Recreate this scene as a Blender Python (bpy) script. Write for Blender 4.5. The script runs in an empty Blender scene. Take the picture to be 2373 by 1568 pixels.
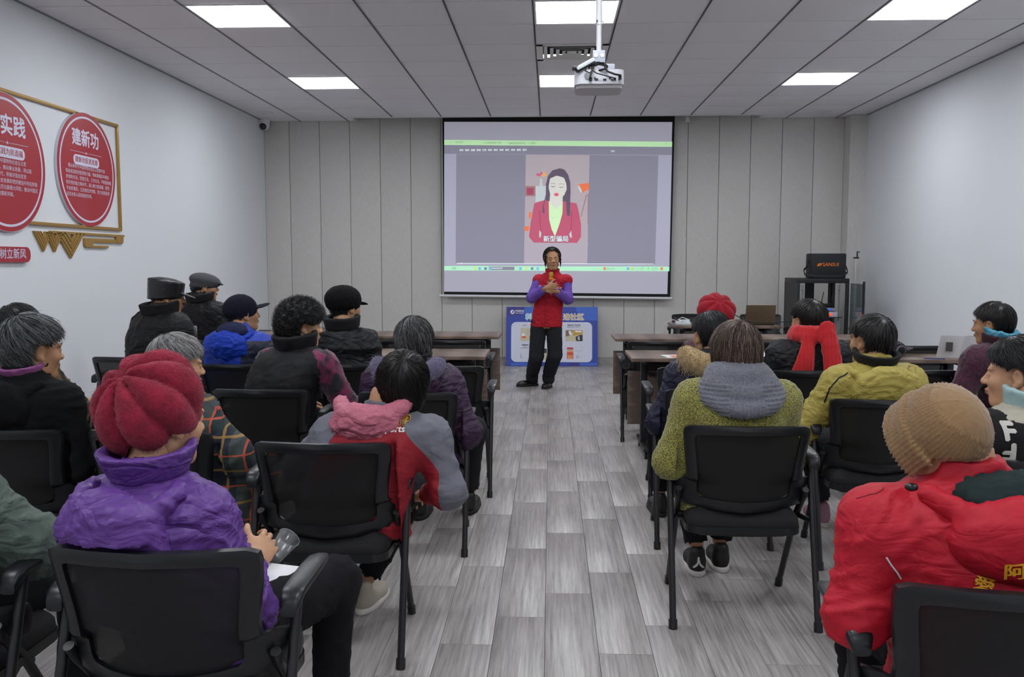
import bpy, bmesh, math, random
import numpy as np
import openvdb
from math import sin, cos, tan, atan, pi, radians, sqrt, floor
from mathutils import Vector, Matrix
from mathutils.bvhtree import BVHTree

random.seed(7)
RNG = np.random.default_rng(11)
SC = bpy.context.scene
COL = SC.collection

# ------------------------------------------------------------------ camera, light, exposure
F = 2068.0                                   # focal length in pixels of the 2373 px wide frame
PITCH = atan(179 / F)
YAW = atan(88.5 * cos(PITCH) / F)
EYE = np.array([0.0, 0.0, 1.45])
FW = np.array([-sin(YAW) * cos(PITCH), cos(YAW) * cos(PITCH), -sin(PITCH)])
RT = np.array([cos(YAW), sin(YAW), 0.0])
UP = np.cross(RT, FW)
cam = bpy.data.cameras.new('camera')
cam.sensor_width = 36.0
cam.lens = F / 2373 * 36
cam.clip_start = 0.05
camo = bpy.data.objects.new('camera', cam)
COL.objects.link(camo)
m = Matrix.Identity(4)
for i in range(3):
    m[i][0], m[i][1], m[i][2], m[i][3] = RT[i], UP[i], -FW[i], EYE[i]
camo.matrix_world = m
SC.camera = camo
SC.view_settings.view_transform = 'Standard'
SC.view_settings.look = 'None'
SC.view_settings.gamma = 1.0
SC.view_settings.use_curve_mapping = False
SC.view_settings.exposure = 0.0
LAMP = 22.5                                   # radiance of the ceiling light diffusers
LAMP_COL = (0.94, 0.97, 1.0)
w = bpy.data.worlds.new('world')
SC.world = w
w.use_nodes = True
w.node_tree.nodes['Background'].inputs[0].default_value = (0.8, 0.85, 1.0, 1)
w.node_tree.nodes['Background'].inputs[1].default_value = 0.05


def P(px, py, X=None, Y=None, Z=None):       # a point of the room seen at a pixel, on a plane at a known place
    d = FW + RT * (px - 1186.5) / F - UP * (py - 784) / F
    t = (Y - EYE[1]) / d[1] if Y is not None else (Z - EYE[2]) / d[2] if Z is not None else (X - EYE[0]) / d[0]
    return EYE + d * t


def PP(px, py, c, n):
    d = FW + RT * (px - 1186.5) / F - UP * (py - 784) / F
    t = np.dot(np.array(c) - EYE, n) / np.dot(d, n)
    return EYE + d * t


# ------------------------------------------------------------------ materials
def lin(c):
    if isinstance(c, str):
        c = tuple(int(c[i:i + 2], 16) / 255 for i in (0, 2, 4))
    return tuple((x / 12.92 if x <= .04045 else ((x + .055) / 1.055) ** 2.4) for x in c) + (1.0,)


MATS = {}


def M(name, col, rough=.6, metal=0.0, col2=None, tex=None, scale=(10, 10, 10), bump=None, bscale=(200, 200, 200), bs=.3,
      emis=0.0, emcol=None, alpha=1.0, sheen=0.0, spec=.5, coat=0.0, trans=0.0, lo=.35, hi=.65, bd=.004, crumple=False):
    if name in MATS:
        return MATS[name]
    mt = bpy.data.materials.new(name)
    mt.use_nodes = True
    nt = mt.node_tree
    N = nt.nodes
    L = nt.links
    b = N['Principled BSDF']
    I = b.inputs
    I['Base Color'].default_value = lin(col)
    I['Roughness'].default_value = rough
    I['Metallic'].default_value = metal
    I['Specular IOR Level'].default_value = spec
    I['Coat Weight'].default_value = coat
    I['Sheen Weight'].default_value = sheen
    I['Alpha'].default_value = alpha
    I['Transmission Weight'].default_value = trans
    if emis:
        I['Emission Strength'].default_value = emis
        I['Emission Color'].default_value = lin(emcol or col)
    tc = N.new('ShaderNodeTexCoord')

    def mapping(s):
        mp = N.new('ShaderNodeMapping')
        mp.inputs['Scale'].default_value = s
        L.new(tc.outputs['Object'], mp.inputs['Vector'])
        return mp.outputs[0]

    def ramp(src, a, c, l, h):
        r = N.new('ShaderNodeValToRGB')
        r.color_ramp.elements[0].position = l
        r.color_ramp.elements[1].position = h
        r.color_ramp.elements[0].color = a
        r.color_ramp.elements[1].color = c
        L.new(src, r.inputs[0])
        return r.outputs[0]
    if tex == 'noise':
        n = N.new('ShaderNodeTexNoise')
        n.inputs['Scale'].default_value = 1
        n.inputs['Detail'].default_value = 5
        L.new(mapping(scale), n.inputs['Vector'])
        L.new(ramp(n.outputs[0], lin(col), lin(col2), lo, hi), I['Base Color'])
    elif tex == 'wave':
        n = N.new('ShaderNodeTexWave')
        n.inputs['Scale'].default_value = 1
        n.inputs['Distortion'].default_value = 2
        n.inputs['Detail'].default_value = 2
        L.new(mapping(scale), n.inputs['Vector'])
        L.new(ramp(n.outputs[0], lin(col), lin(col2), lo, hi), I['Base Color'])
    elif tex == 'voronoi':
        n = N.new('ShaderNodeTexVoronoi')
        n.inputs['Scale'].default_value = 1
        L.new(mapping(scale), n.inputs['Vector'])
        L.new(ramp(n.outputs[0], lin(col), lin(col2), lo, hi), I['Base Color'])
    elif tex == 'tone':
        a = N.new('ShaderNodeAttribute')
        a.attribute_name = 'tone'
        L.new(ramp(a.outputs['Fac'], lin(col), lin(col2), lo, hi), I['Base Color'])
    elif tex == 'plank':
        oi = N.new('ShaderNodeObjectInfo')
        geo = N.new('ShaderNodeNewGeometry')
        vm = N.new('ShaderNodeVectorMath')
        vm.operation = 'MULTIPLY'
        L.new(geo.outputs['Position'], vm.inputs[0])
        vm.inputs[1].default_value = scale
        ad = N.new('ShaderNodeVectorMath')
        ad.operation = 'ADD'
        sc = N.new('ShaderNodeVectorMath')
        sc.operation = 'SCALE'
        sc.inputs['Scale'].default_value = 1.0
        ri = N.new('ShaderNodeMath')
        ri.operation = 'MULTIPLY'
        ri.inputs[1].default_value = 37.0
        L.new(geo.outputs['Random Per Island'], ri.inputs[0])
        cb = N.new('ShaderNodeCombineXYZ')
        ra = N.new('ShaderNodeMath')
        ra.operation = 'MULTIPLY_ADD'
        ra.inputs[1].default_value = 53.0
        L.new(oi.outputs['Random'], ra.inputs[0])
        L.new(ri.outputs[0], ra.inputs[2])
        L.new(ra.outputs[0], cb.inputs[0])
        L.new(ra.outputs[0], cb.inputs[2])
        L.new(vm.outputs[0], ad.inputs[0])
        L.new(cb.outputs[0], ad.inputs[1])
        n = N.new('ShaderNodeTexNoise')
        n.inputs['Scale'].default_value = 1
        n.inputs['Detail'].default_value = 6
        n.inputs['Roughness'].default_value = .7
        L.new(ad.outputs[0], n.inputs['Vector'])
        L.new(ramp(n.outputs[0], lin(col), lin(col2), lo, hi), I['Base Color'])
        bp = N.new('ShaderNodeBump')
        bp.inputs['Strength'].default_value = .12
        bp.inputs['Distance'].default_value = .002
        L.new(n.outputs[0], bp.inputs['Height'])
        L.new(bp.outputs[0], I['Normal'])
    elif tex == 'plaid':
        base = None
        sp = N.new('ShaderNodeSeparateXYZ')
        L.new(mapping(scale), sp.inputs[0])

        def stripes(src, k, ph, th):
            a = N.new('ShaderNodeMath')
            a.operation = 'MULTIPLY_ADD'
            a.inputs[1].default_value = k
            a.inputs[2].default_value = ph
            L.new(src, a.inputs[0])
            f = N.new('ShaderNodeMath')
            f.operation = 'FRACT'
            L.new(a.outputs[0], f.inputs[0])
            g = N.new('ShaderNodeMath')
            g.operation = 'LESS_THAN'
            g.inputs[1].default_value = th
            L.new(f.outputs[0], g.inputs[0])
            return g.outputs[0]

        def mix(fac, a, c, w=1.0):
            mx = N.new('ShaderNodeMix')
            mx.data_type = 'RGBA'
            if w < 1:
                mm = N.new('ShaderNodeMath')
                mm.operation = 'MULTIPLY'
                mm.inputs[1].default_value = w
                L.new(fac, mm.inputs[0])
                fac = mm.outputs[0]
            L.new(fac, mx.inputs[0])
            if isinstance(a, tuple):
                mx.inputs[6].default_value = a
            else:
                L.new(a, mx.inputs[6])
            mx.inputs[7].default_value = c
            return mx.outputs[2]
        c = mix(stripes(sp.outputs[2], 1, 0, .45), lin(col), lin('1c2a2b'))
        c = mix(stripes(sp.outputs[0], 1, 0, .4), c, lin('4f574e'), .45)
        c = mix(stripes(sp.outputs[2], 1, .2, .07), c, lin('a07a44'), .7)
        c = mix(stripes(sp.outputs[0], 1, .25, .07), c, lin('a07a44'), .7)
        c = mix(stripes(sp.outputs[0], 1, .65, .05), c, lin('b5503c'), .9)
        c = mix(stripes(sp.outputs[2], 1, .7, .05), c, lin('b5503c'), .9)
        L.new(c, I['Base Color'])
    if bump:
        if bump == 'noise':
            n = N.new('ShaderNodeTexNoise')
            n.inputs['Detail'].default_value = 4
            n.inputs['Scale'].default_value = 1
        elif bump == 'wave':
            n = N.new('ShaderNodeTexWave')
            n.inputs['Scale'].default_value = 1
            n.inputs['Distortion'].default_value = 1.0
        else:
            n = N.new('ShaderNodeTexVoronoi')
            n.inputs['Scale'].default_value = 1
        L.new(mapping(bscale), n.inputs['Vector'])
        bp = N.new('ShaderNodeBump')
        bp.inputs['Strength'].default_value = bs
        bp.inputs['Distance'].default_value = bd
        hsrc = n.outputs[0]
        if crumple:
            n.inputs['Distortion'].default_value = .8
            n.inputs['Detail'].default_value = 3
            a1 = N.new('ShaderNodeMath')
            a1.operation = 'SUBTRACT'
            a1.inputs[1].default_value = .5
            L.new(hsrc, a1.inputs[0])
            a2 = N.new('ShaderNodeMath')
            a2.operation = 'ABSOLUTE'
            L.new(a1.outputs[0], a2.inputs[0])
            hsrc = a2.outputs[0]
        L.new(hsrc, bp.inputs['Height'])
        L.new(bp.outputs[0], I['Normal'])
    MATS[name] = mt
    return mt


# ------------------------------------------------------------------ object helpers
def tag(o, label=None, cat=None, group=None, kind=None):
    if label: o['label'] = label
    if cat: o['category'] = cat
    if group: o['group'] = group
    if kind: o['kind'] = kind
    return o


def link(name, me, parent=None, mats=None):
    o = bpy.data.objects.new(name, me)
    COL.objects.link(o)
    if parent is not None: o.parent = parent
    if mats:
        for mt in (mats if isinstance(mats, (list, tuple)) else [mats]):
            me.materials.append(mt)
    return o


def thing(name, label, cat, loc=(0, 0, 0), rz=0.0, group=None):
    o = bpy.data.objects.new(name, None)
    o.empty_display_size = .1
    COL.objects.link(o)
    o.location = loc
    o.rotation_euler = (0, 0, rz)
    return tag(o, label, cat, group)


def copy_tree(o, parent=None):
    c = o.copy()
    COL.objects.link(c)
    c.parent = parent
    for ch in list(o.children):
        copy_tree(ch, c)
    return c


class MB:                                    # collects plain shapes and links them as one mesh object
    def __init__(s):
        s.v = []
        s.f = []
        s.mi = []
        s.sm = []

    def add(s, vs, fs, mi=0, smooth=False):
        k = len(s.v)
        s.v.extend([tuple(map(float, x)) for x in vs])
        for f in fs:
            s.f.append(tuple(i + k for i in f))
            s.mi.append(mi)
            s.sm.append(smooth)
        return s

    def box(s, c, d, mi=0, rz=0.0, mat=None, bev=0.0):
        x, y, z = d[0] / 2, d[1] / 2, d[2] / 2
        if bev > 0:
            bm = bmesh.new()
            bmesh.ops.create_cube(bm, size=1)
            for v in bm.verts:
                v.co = Vector((v.co.x * d[0], v.co.y * d[1], v.co.z * d[2]))
            bmesh.ops.bevel(bm, geom=bm.edges[:], offset=bev, segments=2, profile=.6, affect='EDGES')
            vs = [v.co.copy() for v in bm.verts]
            bm.verts.index_update()
            fs = [[v.index for v in f.verts] for f in bm.faces]
            bm.free()
        else:
            vs = [Vector(q) for q in ((-x, -y, -z), (x, -y, -z), (x, y, -z), (-x, y, -z), (-x, -y, z), (x, -y, z), (x, y, z), (-x, y, z))]
            fs = [(3, 2, 1, 0), (4, 5, 6, 7), (0, 1, 5, 4), (1, 2, 6, 5), (2, 3, 7, 6), (3, 0, 4, 7)]
        R = mat if mat is not None else Matrix.Rotation(rz, 3, 'Z')
        vs = [R @ v + Vector(c) for v in vs]
        return s.add(vs, fs, mi, bev > 0)

    def tube(s, pts, r, n=10, mi=0, caps=True, flat=1.0):
        pts = [Vector(p) for p in pts]
        if not isinstance(r, (list, tuple)): r = [r] * len(pts)
        k = len(s.v)
        prev = None
        for i, p in enumerate(pts):
            t = (pts[min(i + 1, len(pts) - 1)] - pts[max(i - 1, 0)]).normalized()
            if prev is None:
                a = t.orthogonal().normalized() if abs(t.x) > .9 else t.cross(Vector((1, 0, 0))).normalized()
            else:
                a = (prev - t * prev.dot(t)).normalized()
            prev = a
            b = t.cross(a)
            for j in range(n):
                an = 2 * pi * j / n
                s.v.append(tuple(p + a * (cos(an) * r[i]) + b * (sin(an) * r[i] * flat)))
        for i in range(len(pts) - 1):
            for j in range(n):
                s.f.append((k + i * n + j, k + i * n + (j + 1) % n, k + (i + 1) * n + (j + 1) % n, k + (i + 1) * n + j))
                s.mi.append(mi)
                s.sm.append(True)
        if caps:
            s.f.append(tuple(k + j for j in reversed(range(n))))
            s.f.append(tuple(k + (len(pts) - 1) * n + j for j in range(n)))
            s.mi += [mi, mi]
            s.sm += [False, False]
        return s

    def prism(s, pts, o, ux, uy, un, depth, mi=0):      # 2-D outline on a plane, given a thickness along un
        o, ux, uy, un = Vector(o), Vector(ux), Vector(uy), Vector(un)
        n = len(pts)
        vs = [o + ux * a + uy * b for a, b in pts] + [o + ux * a + uy * b + un * depth for a, b in pts]
        fs = [tuple(reversed(range(n))), tuple(range(n, 2 * n))] + [(i, (i + 1) % n, n + (i + 1) % n, n + i) for i in range(n)]
        return s.add(vs, fs, mi)

    def lathe(s, prof, c=(0, 0, 0), n=24, mi=0, R=None):
        vs = []
        R = R or Matrix.Identity(3)
        for r, z in prof:
            for j in range(n):
                vs.append(R @ Vector((r * cos(2 * pi * j / n), r * sin(2 * pi * j / n), z)) + Vector(c))
        fs = []
        for i in range(len(prof) - 1):
            for j in range(n):
                fs.append((i * n + j, i * n + (j + 1) % n, (i + 1) * n + (j + 1) % n, (i + 1) * n + j))
        fs.append(tuple(reversed(range(n))))
        fs.append(tuple((len(prof) - 1) * n + j for j in range(n)))
        return s.add(vs, fs, mi, True)

    def build(s, name, mats, parent=None, fix=False):
        me = bpy.data.meshes.new(name)
        me.from_pydata(s.v, [], s.f)
        me.polygons.foreach_set('material_index', s.mi)
        me.polygons.foreach_set('use_smooth', s.sm)
        if fix:
            bm = bmesh.new()
            bm.from_mesh(me)
            bmesh.ops.recalc_face_normals(bm, faces=bm.faces)
            bm.to_mesh(me)
            bm.free()
        me.update()
        if any(s.sm):
            me.set_sharp_from_angle(angle=radians(45))
        return link(name, me, parent, mats)


def rounded(w_, h_, r, n=5, cx=0, cy=0):
    out = []
    for (sx, sy, a0) in ((1, 1, 0), (-1, 1, 90), (-1, -1, 180), (1, -1, 270)):
        for i in range(n + 1):
            a = radians(a0 + 90 * i / n)
            out.append((cx + sx * (w_ / 2 - r) + r * cos(a), cy + sy * (h_ / 2 - r) + r * sin(a)))
    return out


def text_mesh(body, size, bold=0.0, extrude=0.0, align='CENTER', spacing=1.0, line=1.0, res=2):
    c = bpy.data.curves.new('t', 'FONT')
    c.body = body
    c.size = size
    c.extrude = extrude
    c.align_x = align
    c.align_y = 'CENTER'
    c.resolution_u = res
    c.space_character = spacing
    c.space_line = line
    o = bpy.data.objects.new('t', c)
    COL.objects.link(o)
    me = bpy.data.meshes.new_from_object(o.evaluated_get(bpy.context.evaluated_depsgraph_get()))
    bpy.data.objects.remove(o)
    bpy.data.curves.remove(c)
    me.materials.clear()
    if bold > 0:                              # a heavier weight: the same letters laid over each other, shifted a little
        bm = bmesh.new()
        for kz, (dx, dy) in enumerate(((-1, 0), (1, 0), (0, -1), (0, 1), (.7, .7), (-.7, -.7)) if bold > .002 else ((-1, 0), (1, 0), (0, 1))):
            k = len(bm.verts)
            bm.from_mesh(me)
            bm.verts.ensure_lookup_table()
            for v in bm.verts[k:]:
                v.co.x += dx * bold
                v.co.y += dy * bold
                v.co.z += .00007 * (kz + 1)
        bm.to_mesh(me)
        bm.free()
    return me


def text(name, body, size, mat, o, ux, uy, un, parent=None, **k):
    me = text_mesh(body, size, **k)
    ux, uy, un = Vector(ux), Vector(uy), Vector(un)
    T = Matrix(((ux.x, uy.x, un.x, o[0]), (ux.y, uy.y, un.y, o[1]), (ux.z, uy.z, un.z, o[2]), (0, 0, 0, 1)))
    me.transform(T)
    return link(name, me, parent, mat)


# ------------------------------------------------------------------ sculpting with distance fields
def vnoise(p, seed=0):
    i = np.floor(p).astype(np.int64)
    f = p - i
    u = f * f * (3 - 2 * f)

    def h(dx, dy, dz):
        n = (i[:, 0] + dx) * 374761393 + (i[:, 1] + dy) * 668265263 + (i[:, 2] + dz) * 2147483647 + seed * 974711
        n = (n ^ (n >> 13)) * 1274126177
        n = n & 0x7fffffff
        n = (n ^ (n >> 16)) & 0xffff
        return n / 32767.5 - 1
    x0 = h(0, 0, 0) * (1 - u[:, 0]) + h(1, 0, 0) * u[:, 0]
    x1 = h(0, 1, 0) * (1 - u[:, 0]) + h(1, 1, 0) * u[:, 0]
    x2 = h(0, 0, 1) * (1 - u[:, 0]) + h(1, 0, 1) * u[:, 0]
    x3 = h(0, 1, 1) * (1 - u[:, 0]) + h(1, 1, 1) * u[:, 0]
    return (x0 * (1 - u[:, 1]) + x1 * u[:, 1]) * (1 - u[:, 2]) + (x2 * (1 - u[:, 1]) + x3 * u[:, 1]) * u[:, 2]


def folds(p, amp, sc, seed=0, z=1.5):
    s = np.array([sc, sc, sc * z])
    q = p * s
    wv = np.stack([vnoise(q * .5 + 9, seed + 1), vnoise(q * .5 + 31, seed + 2), vnoise(q * .5 + 57, seed + 3)], 1)
    n1 = vnoise(q * .9 + wv * 1.6, seed)
    n2 = vnoise(q * 2.1 + wv * 2.2, seed + 5)
    n3 = vnoise(q * .45, seed + 8)
    n4 = vnoise(q * 4.2 + wv * 3.0, seed + 6)
    m1 = .5 + .5 * vnoise(q * .7 + 5, seed + 9)
    v1 = -np.exp(-np.abs(n1 / .10)) * m1
    v2 = -np.exp(-np.abs(n2 / .14)) * (1.1 - m1)
    v4 = -np.abs(n4)
    return 1.6 * amp * (.8 * v1 + .7 * v2 + .30 * v4 + .22 * n3 + .35)


def smin(a, b, k):
    if k <= 0: return np.minimum(a, b)
    h = np.maximum(k - np.abs(a - b), 0) / k
    return np.minimum(a, b) - h * h * k * .25


class SDF:
    def __init__(s, lo, hi, vox):
        s.lo = np.array(lo, float)
        s.vox = vox
        s.n = np.ceil((np.array(hi, float) - s.lo) / vox).astype(int) + 1
        s.d = np.full(s.n, .5, np.float32)
        s.ax = [s.lo[i] + np.arange(s.n[i]) * vox for i in range(3)]

    def sl(s, lo, hi):
        a = [max(0, int((lo[i] - s.lo[i]) / s.vox)) for i in range(3)]
        b = [min(int(s.n[i]), int((hi[i] - s.lo[i]) / s.vox) + 2) for i in range(3)]
        return tuple(slice(x, max(y, x)) for x, y in zip(a, b))

    def grid(s, q):
        return s.ax[0][q[0]][:, None, None], s.ax[1][q[1]][None, :, None], s.ax[2][q[2]][None, None, :]

    def op(s, f, lo, hi, k=.02, mode='add'):
        mg = .03 + k
        q = s.sl([v - mg for v in lo], [v + mg for v in hi])
        if any(x.stop <= x.start for x in q): return s
        v = f(*s.grid(q)).astype(np.float32)
        if mode == 'add': s.d[q] = smin(s.d[q], v, k)
        elif mode == 'sub': s.d[q] = -smin(-s.d[q], v, k)
        return s

    def cone(s, a, b, ra, rb, k=.02, mode='add', sq=(1, 1, 1)):
        a, b = np.array(a, float), np.array(b, float)
        ab = b - a
        L2 = max(ab @ ab, 1e-9)

        def f(x, y, z):
            px, py, pz = x - a[0], y - a[1], z - a[2]
            t = np.clip((px * ab[0] + py * ab[1] + pz * ab[2]) / L2, 0, 1)
            return np.sqrt((px - t * ab[0]) ** 2 + (py - t * ab[1]) ** 2 + (pz - t * ab[2]) ** 2) - (ra + (rb - ra) * t)
        r = max(ra, rb)
        return s.op(f, np.minimum(a, b) - r, np.maximum(a, b) + r, k, mode)

    def chain(s, pts, rs, k=.02, mode='add'):
        if not isinstance(rs, (list, tuple)): rs = [rs] * len(pts)
        for i in range(len(pts) - 1): s.cone(pts[i], pts[i + 1], rs[i], rs[i + 1], k, mode)
        return s

    def ell(s, c, r, k=.02, mode='add', R=None):
        c, r = np.array(c, float), np.array(r, float)
        Ri = np.array(R).T if R is not None else np.eye(3)

        def f(x, y, z):
            x, y, z = x - c[0], y - c[1], z - c[2]
            X = (Ri[0, 0] * x + Ri[0, 1] * y + Ri[0, 2] * z) / r[0]
            Y = (Ri[1, 0] * x + Ri[1, 1] * y + Ri[1, 2] * z) / r[1]
            Z = (Ri[2, 0] * x + Ri[2, 1] * y + Ri[2, 2] * z) / r[2]
            k0 = np.sqrt(X * X + Y * Y + Z * Z)
            k1 = np.sqrt((X / r[0]) ** 2 + (Y / r[1]) ** 2 + (Z / r[2]) ** 2) + 1e-6
            return k0 * (k0 - 1) / k1
        m_ = r.max() if R is not None else r
        return s.op(f, c - m_, c + m_, k, mode)

    def cut(s, f):                            # keep only where f(x,y,z) < 0
        q = tuple(slice(0, n) for n in s.n)
        s.d = np.maximum(s.d, f(*s.grid(q)).astype(np.float32))
        return s

    def verts(s):
        g = openvdb.FloatGrid(.5)
        g.copyFromArray(np.ascontiguousarray(s.d))
        pts, quads = g.convertToQuads(isovalue=0.0)
        return s.lo + np.asarray(pts, float) * s.vox, np.asarray(quads, np.int32)[:, ::-1]


def normals(v, f):
    n = np.zeros_like(v)
    a, b, c, d = (v[f[:, i]] for i in range(4))
    fn = np.cross(c - a, d - b)
    for i in range(4): np.add.at(n, f[:, i], fn)
    return n / (np.linalg.norm(n, axis=1, keepdims=True) + 1e-12)


def quad_obj(name, v, f, mats, parent=None, disp=None, matfn=None, tone=None):
    if disp is not None:
        n = normals(v, f)
        v = v + n * disp(v)[:, None]
    me = bpy.data.meshes.new(name)
    me.vertices.add(len(v))
    me.vertices.foreach_set('co', np.ascontiguousarray(v, np.float32).ravel())
    k = f.shape[1]
    me.loops.add(f.size)
    me.loops.foreach_set('vertex_index', np.ascontiguousarray(f, np.int32).ravel())
    me.polygons.add(len(f))
    me.polygons.foreach_set('loop_start', np.arange(len(f), dtype=np.int32) * k)
    me.polygons.foreach_set('loop_total', np.full(len(f), k, np.int32))
    me.polygons.foreach_set('use_smooth', np.ones(len(f), bool))
    if matfn is not None:
        me.polygons.foreach_set('material_index', matfn(v[f].mean(1)).astype(np.int32))
    if tone is not None:
        a = me.attributes.new('tone', 'FLOAT', 'POINT')
        a.data.foreach_set('value', np.ascontiguousarray(tone, np.float32))
    me.update(calc_edges=True)
    me.validate()
    return link(name, me, parent, mats)


def strands(P0, seg, r0, taper=True):
    """P0: (N, seg+1, 3) strand points -> three sided tubes (verts, quads)"""
    N, S, _ = P0.shape
    t = np.gradient(P0, axis=1)
    t /= np.linalg.norm(t, axis=2, keepdims=True) + 1e-9
    ref = np.array([.31, .52, .79])
    a = np.cross(t, ref)
    a /= np.linalg.norm(a, axis=2, keepdims=True) + 1e-9
    b = np.cross(t, a)
    rr = np.asarray(r0).reshape(-1, 1, 1) * (np.linspace(1, .25 if taper else 1, S)[None, :, None])
    vs = np.stack([P0 + (a * cos(x) + b * sin(x)) * rr for x in (0, 2.094, 4.189)], 2)   # N,S,3,3
    idx = np.arange(N * S * 3).reshape(N, S, 3)
    q = []
    for j in range(3):
        k = (j + 1) % 3
        q.append(np.stack([idx[:, :-1, j], idx[:, :-1, k], idx[:, 1:, k], idx[:, 1:, j]], -1).reshape(-1, 4))
    return vs.reshape(-1, 3), np.concatenate(q).astype(np.int32), N, S


def surf_fur(v, f, count, length, rad, lean=.5, droop=0.0, seed=0, region=None, flow=None):
    rg = np.random.default_rng(seed)
    n = normals(v, f)
    c = v[f].mean(1)
    if region is not None:
        ok = np.where(region(c))[0]
    else:
        ok = np.arange(len(f))
    i = ok[rg.integers(0, len(ok), count)]
    wts = rg.dirichlet([1, 1, 1, 1], count)
    p = (v[f[i]] * wts[:, :, None]).sum(1)
    nn = n[f[i, 0]]
    d = nn + rg.normal(0, lean, (count, 3))
    if flow is not None: d = d + flow(p)
    d[:, 2] -= droop
    d /= np.linalg.norm(d, axis=1, keepdims=True)
    L = length * rg.uniform(.5, 1.1, count)
    cu = rg.normal(0, .3, (count, 3))
    pts = np.stack([p + d * (L * s)[:, None] + (cu * (L * s * s)[:, None]) * .5 - np.array([0, 0, droop]) * (L * s * s)[:, None] * .4 for s in (-.1, .45, 1.0)], 1)
    vs, q, N, S = strands(pts, 2, np.full(count, rad))
    tone = np.repeat(rg.uniform(0, 1, count), S * 3)
    return vs, q, tone


def Rm(yaw=0, pitch=0, roll=0):
    return np.array(Matrix.Rotation(radians(yaw), 3, 'Z') @ Matrix.Rotation(radians(pitch), 3, 'X') @ Matrix.Rotation(radians(roll), 3, 'Y'))

# ================================================================== the room
XL, XR, YB, YF, ZC = -4.03, 4.25, 12.6, -2.3, 3.405
white_wall = M('white_wall_paint', 'dfe2e6', .75, bump='noise', bscale=(60, 60, 60), bs=.04)
panel_mat = M('greige_wall_panel', 'c6c3bf', .6, tex='noise', col2='cfccc8', scale=(90, 90, 14), bump='noise', bscale=(150, 150, 20), bs=.06)
joint_mat = M('dark_joint', '6a6866', .8)
tile_mat = M('ceiling_tile_face', 'e4e2e6', .8, bump='noise', bscale=(120, 120, 120), bs=.03)
grid_mat = M('ceiling_grid_metal', '85858c', .5, metal=.2)
gap_mat = M('ceiling_gap_black', '0c0c0e', .9)
white_metal = M('white_painted_metal', 'd9dadc', .4)
plank_mat = M('grey_wood_plank', '716c6a', .33, tex='plank', col2='bdb8b5', scale=(75, 2.3, 1), lo=.28, hi=.72, spec=.45)
under_mat = M('floor_joint', '4a4748', .8)


def struct(name, c, d, mat):
    o = MB().box(c, d).build(name, mat)
    o['kind'] = 'structure'
    return o


floor_o = struct('floor', (.11, 5.15, -.06), (8.5, 15.1, .1), under_mat)
wl = struct('wall_left', (XL - .06, 5.15, 1.8), (.12, 15.1, 3.8), white_wall)
wr = struct('wall_right', (XR + .06, 5.15, 1.8), (.12, 15.1, 3.8), white_wall)
wb = struct('wall_back', (.11, YB + .07, 1.8), (8.5, .1, 3.8), joint_mat)
wf = struct('wall_front', (.11, YF - .06, 1.8), (8.5, .12, 3.8), white_wall)
ce = struct('ceiling', (.11, 5.15, 3.72), (8.5, 15.1, .06), M('slab_grey', '77777a', .9))
# wall panels
pw = .4285
x = XL
k0 = P(745, 600, Y=YB)[0]
xs = sorted([XL + .0] + [k0 + i * pw for i in range(-3, 30) if XL + .05 < k0 + i * pw < 4.02] + [4.02])
for a, b in zip(xs[:-1], xs[1:]):
    MB().box(((a + b) / 2, YB + .01, 1.81), (b - a - .006, .02, 3.46), bev=.003).build('wall_panel', panel_mat, wb)
col = struct('trim_1', (4.135, YB - .12, 1.7), (.23, .26, 3.4), panel_mat)
bs_mat = M('grey_marble_skirting', '8f8d8c', .3, tex='noise', col2='a9a7a4', scale=(6, 6, 20))
struct('baseboard_back', (0, YB - .012, .05), (8.05, .02, .1), bs_mat)
struct('baseboard_left', (XL + .01, 5.1, .05), (.02, 14.8, .1), bs_mat)
struct('baseboard_right', (XR - .01, 5.1, .05), (.02, 14.8, .1), bs_mat)

# floor planks: single boards where they can be told apart, the rest joined
PW, PL = .2, .872
rest = MB()
seen = {}
n_single = 0
for c in range(-21, 22):
    x0 = -.015 + .0 + c * PW
    if x0 < XL - .0 or x0 + PW > XR + .1: continue
    off = (3.81 + .27 * (c)) % PL
    y = YF - 1.0
    kk = floor((y - off) / PL)
    while True:
        y0 = off + kk * PL
        kk += 1
        if y0 > YB: break
        y1 = min(y0 + PL, YB)
        y0c = max(y0, YF)
        if y1 <= YF + .02: continue
        x1 = min(x0 + PW, XR)
        single = -1.7 < x0 < 1.55 and y1 > 2.2 and n_single < 292
        cx, cyy = (x0 + x1) / 2, (y0c + y1) / 2
        if single:
            n_single += 1
            key = (round(x1 - x0, 3), round(y1 - y0c, 3))
            if key not in seen:
                o = MB().box((0, 0, 0), (key[0] - .0016, key[1] - .0016, .012), bev=.0009).build('plank', plank_mat, floor_o)
                seen[key] = o.data
            else:
                o = link('plank', seen[key], floor_o)
            o.location = (cx, cyy, -.006 + RNG.uniform(-.0003, .0003))
        else:
            rest.box((cx, cyy, -.006), (x1 - x0 - .0016, y1 - y0c - .0016, .012))
o = rest.build('plank_field', plank_mat, floor_o)
o['kind'] = 'stuff'

# ceiling tiles and grid
T = .672
cols = [XL] + [-.14 + i * T for i in range(-5, 7)] + [XR]
rows = [YB] + [12.30 - i * T for i in range(0, 22) if 12.30 - i * T > YF] + [YF]
SLOT = (-2.72, 2.84)
LIGHT_ROWS = [3, 7, 11, 15, 19]
LIGHT_X = [-.14 - 4 * T, -.14, -.14 + 4 * T]


def col_is(x, lst): return any(abs(x - q) < .02 for q in lst)


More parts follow.
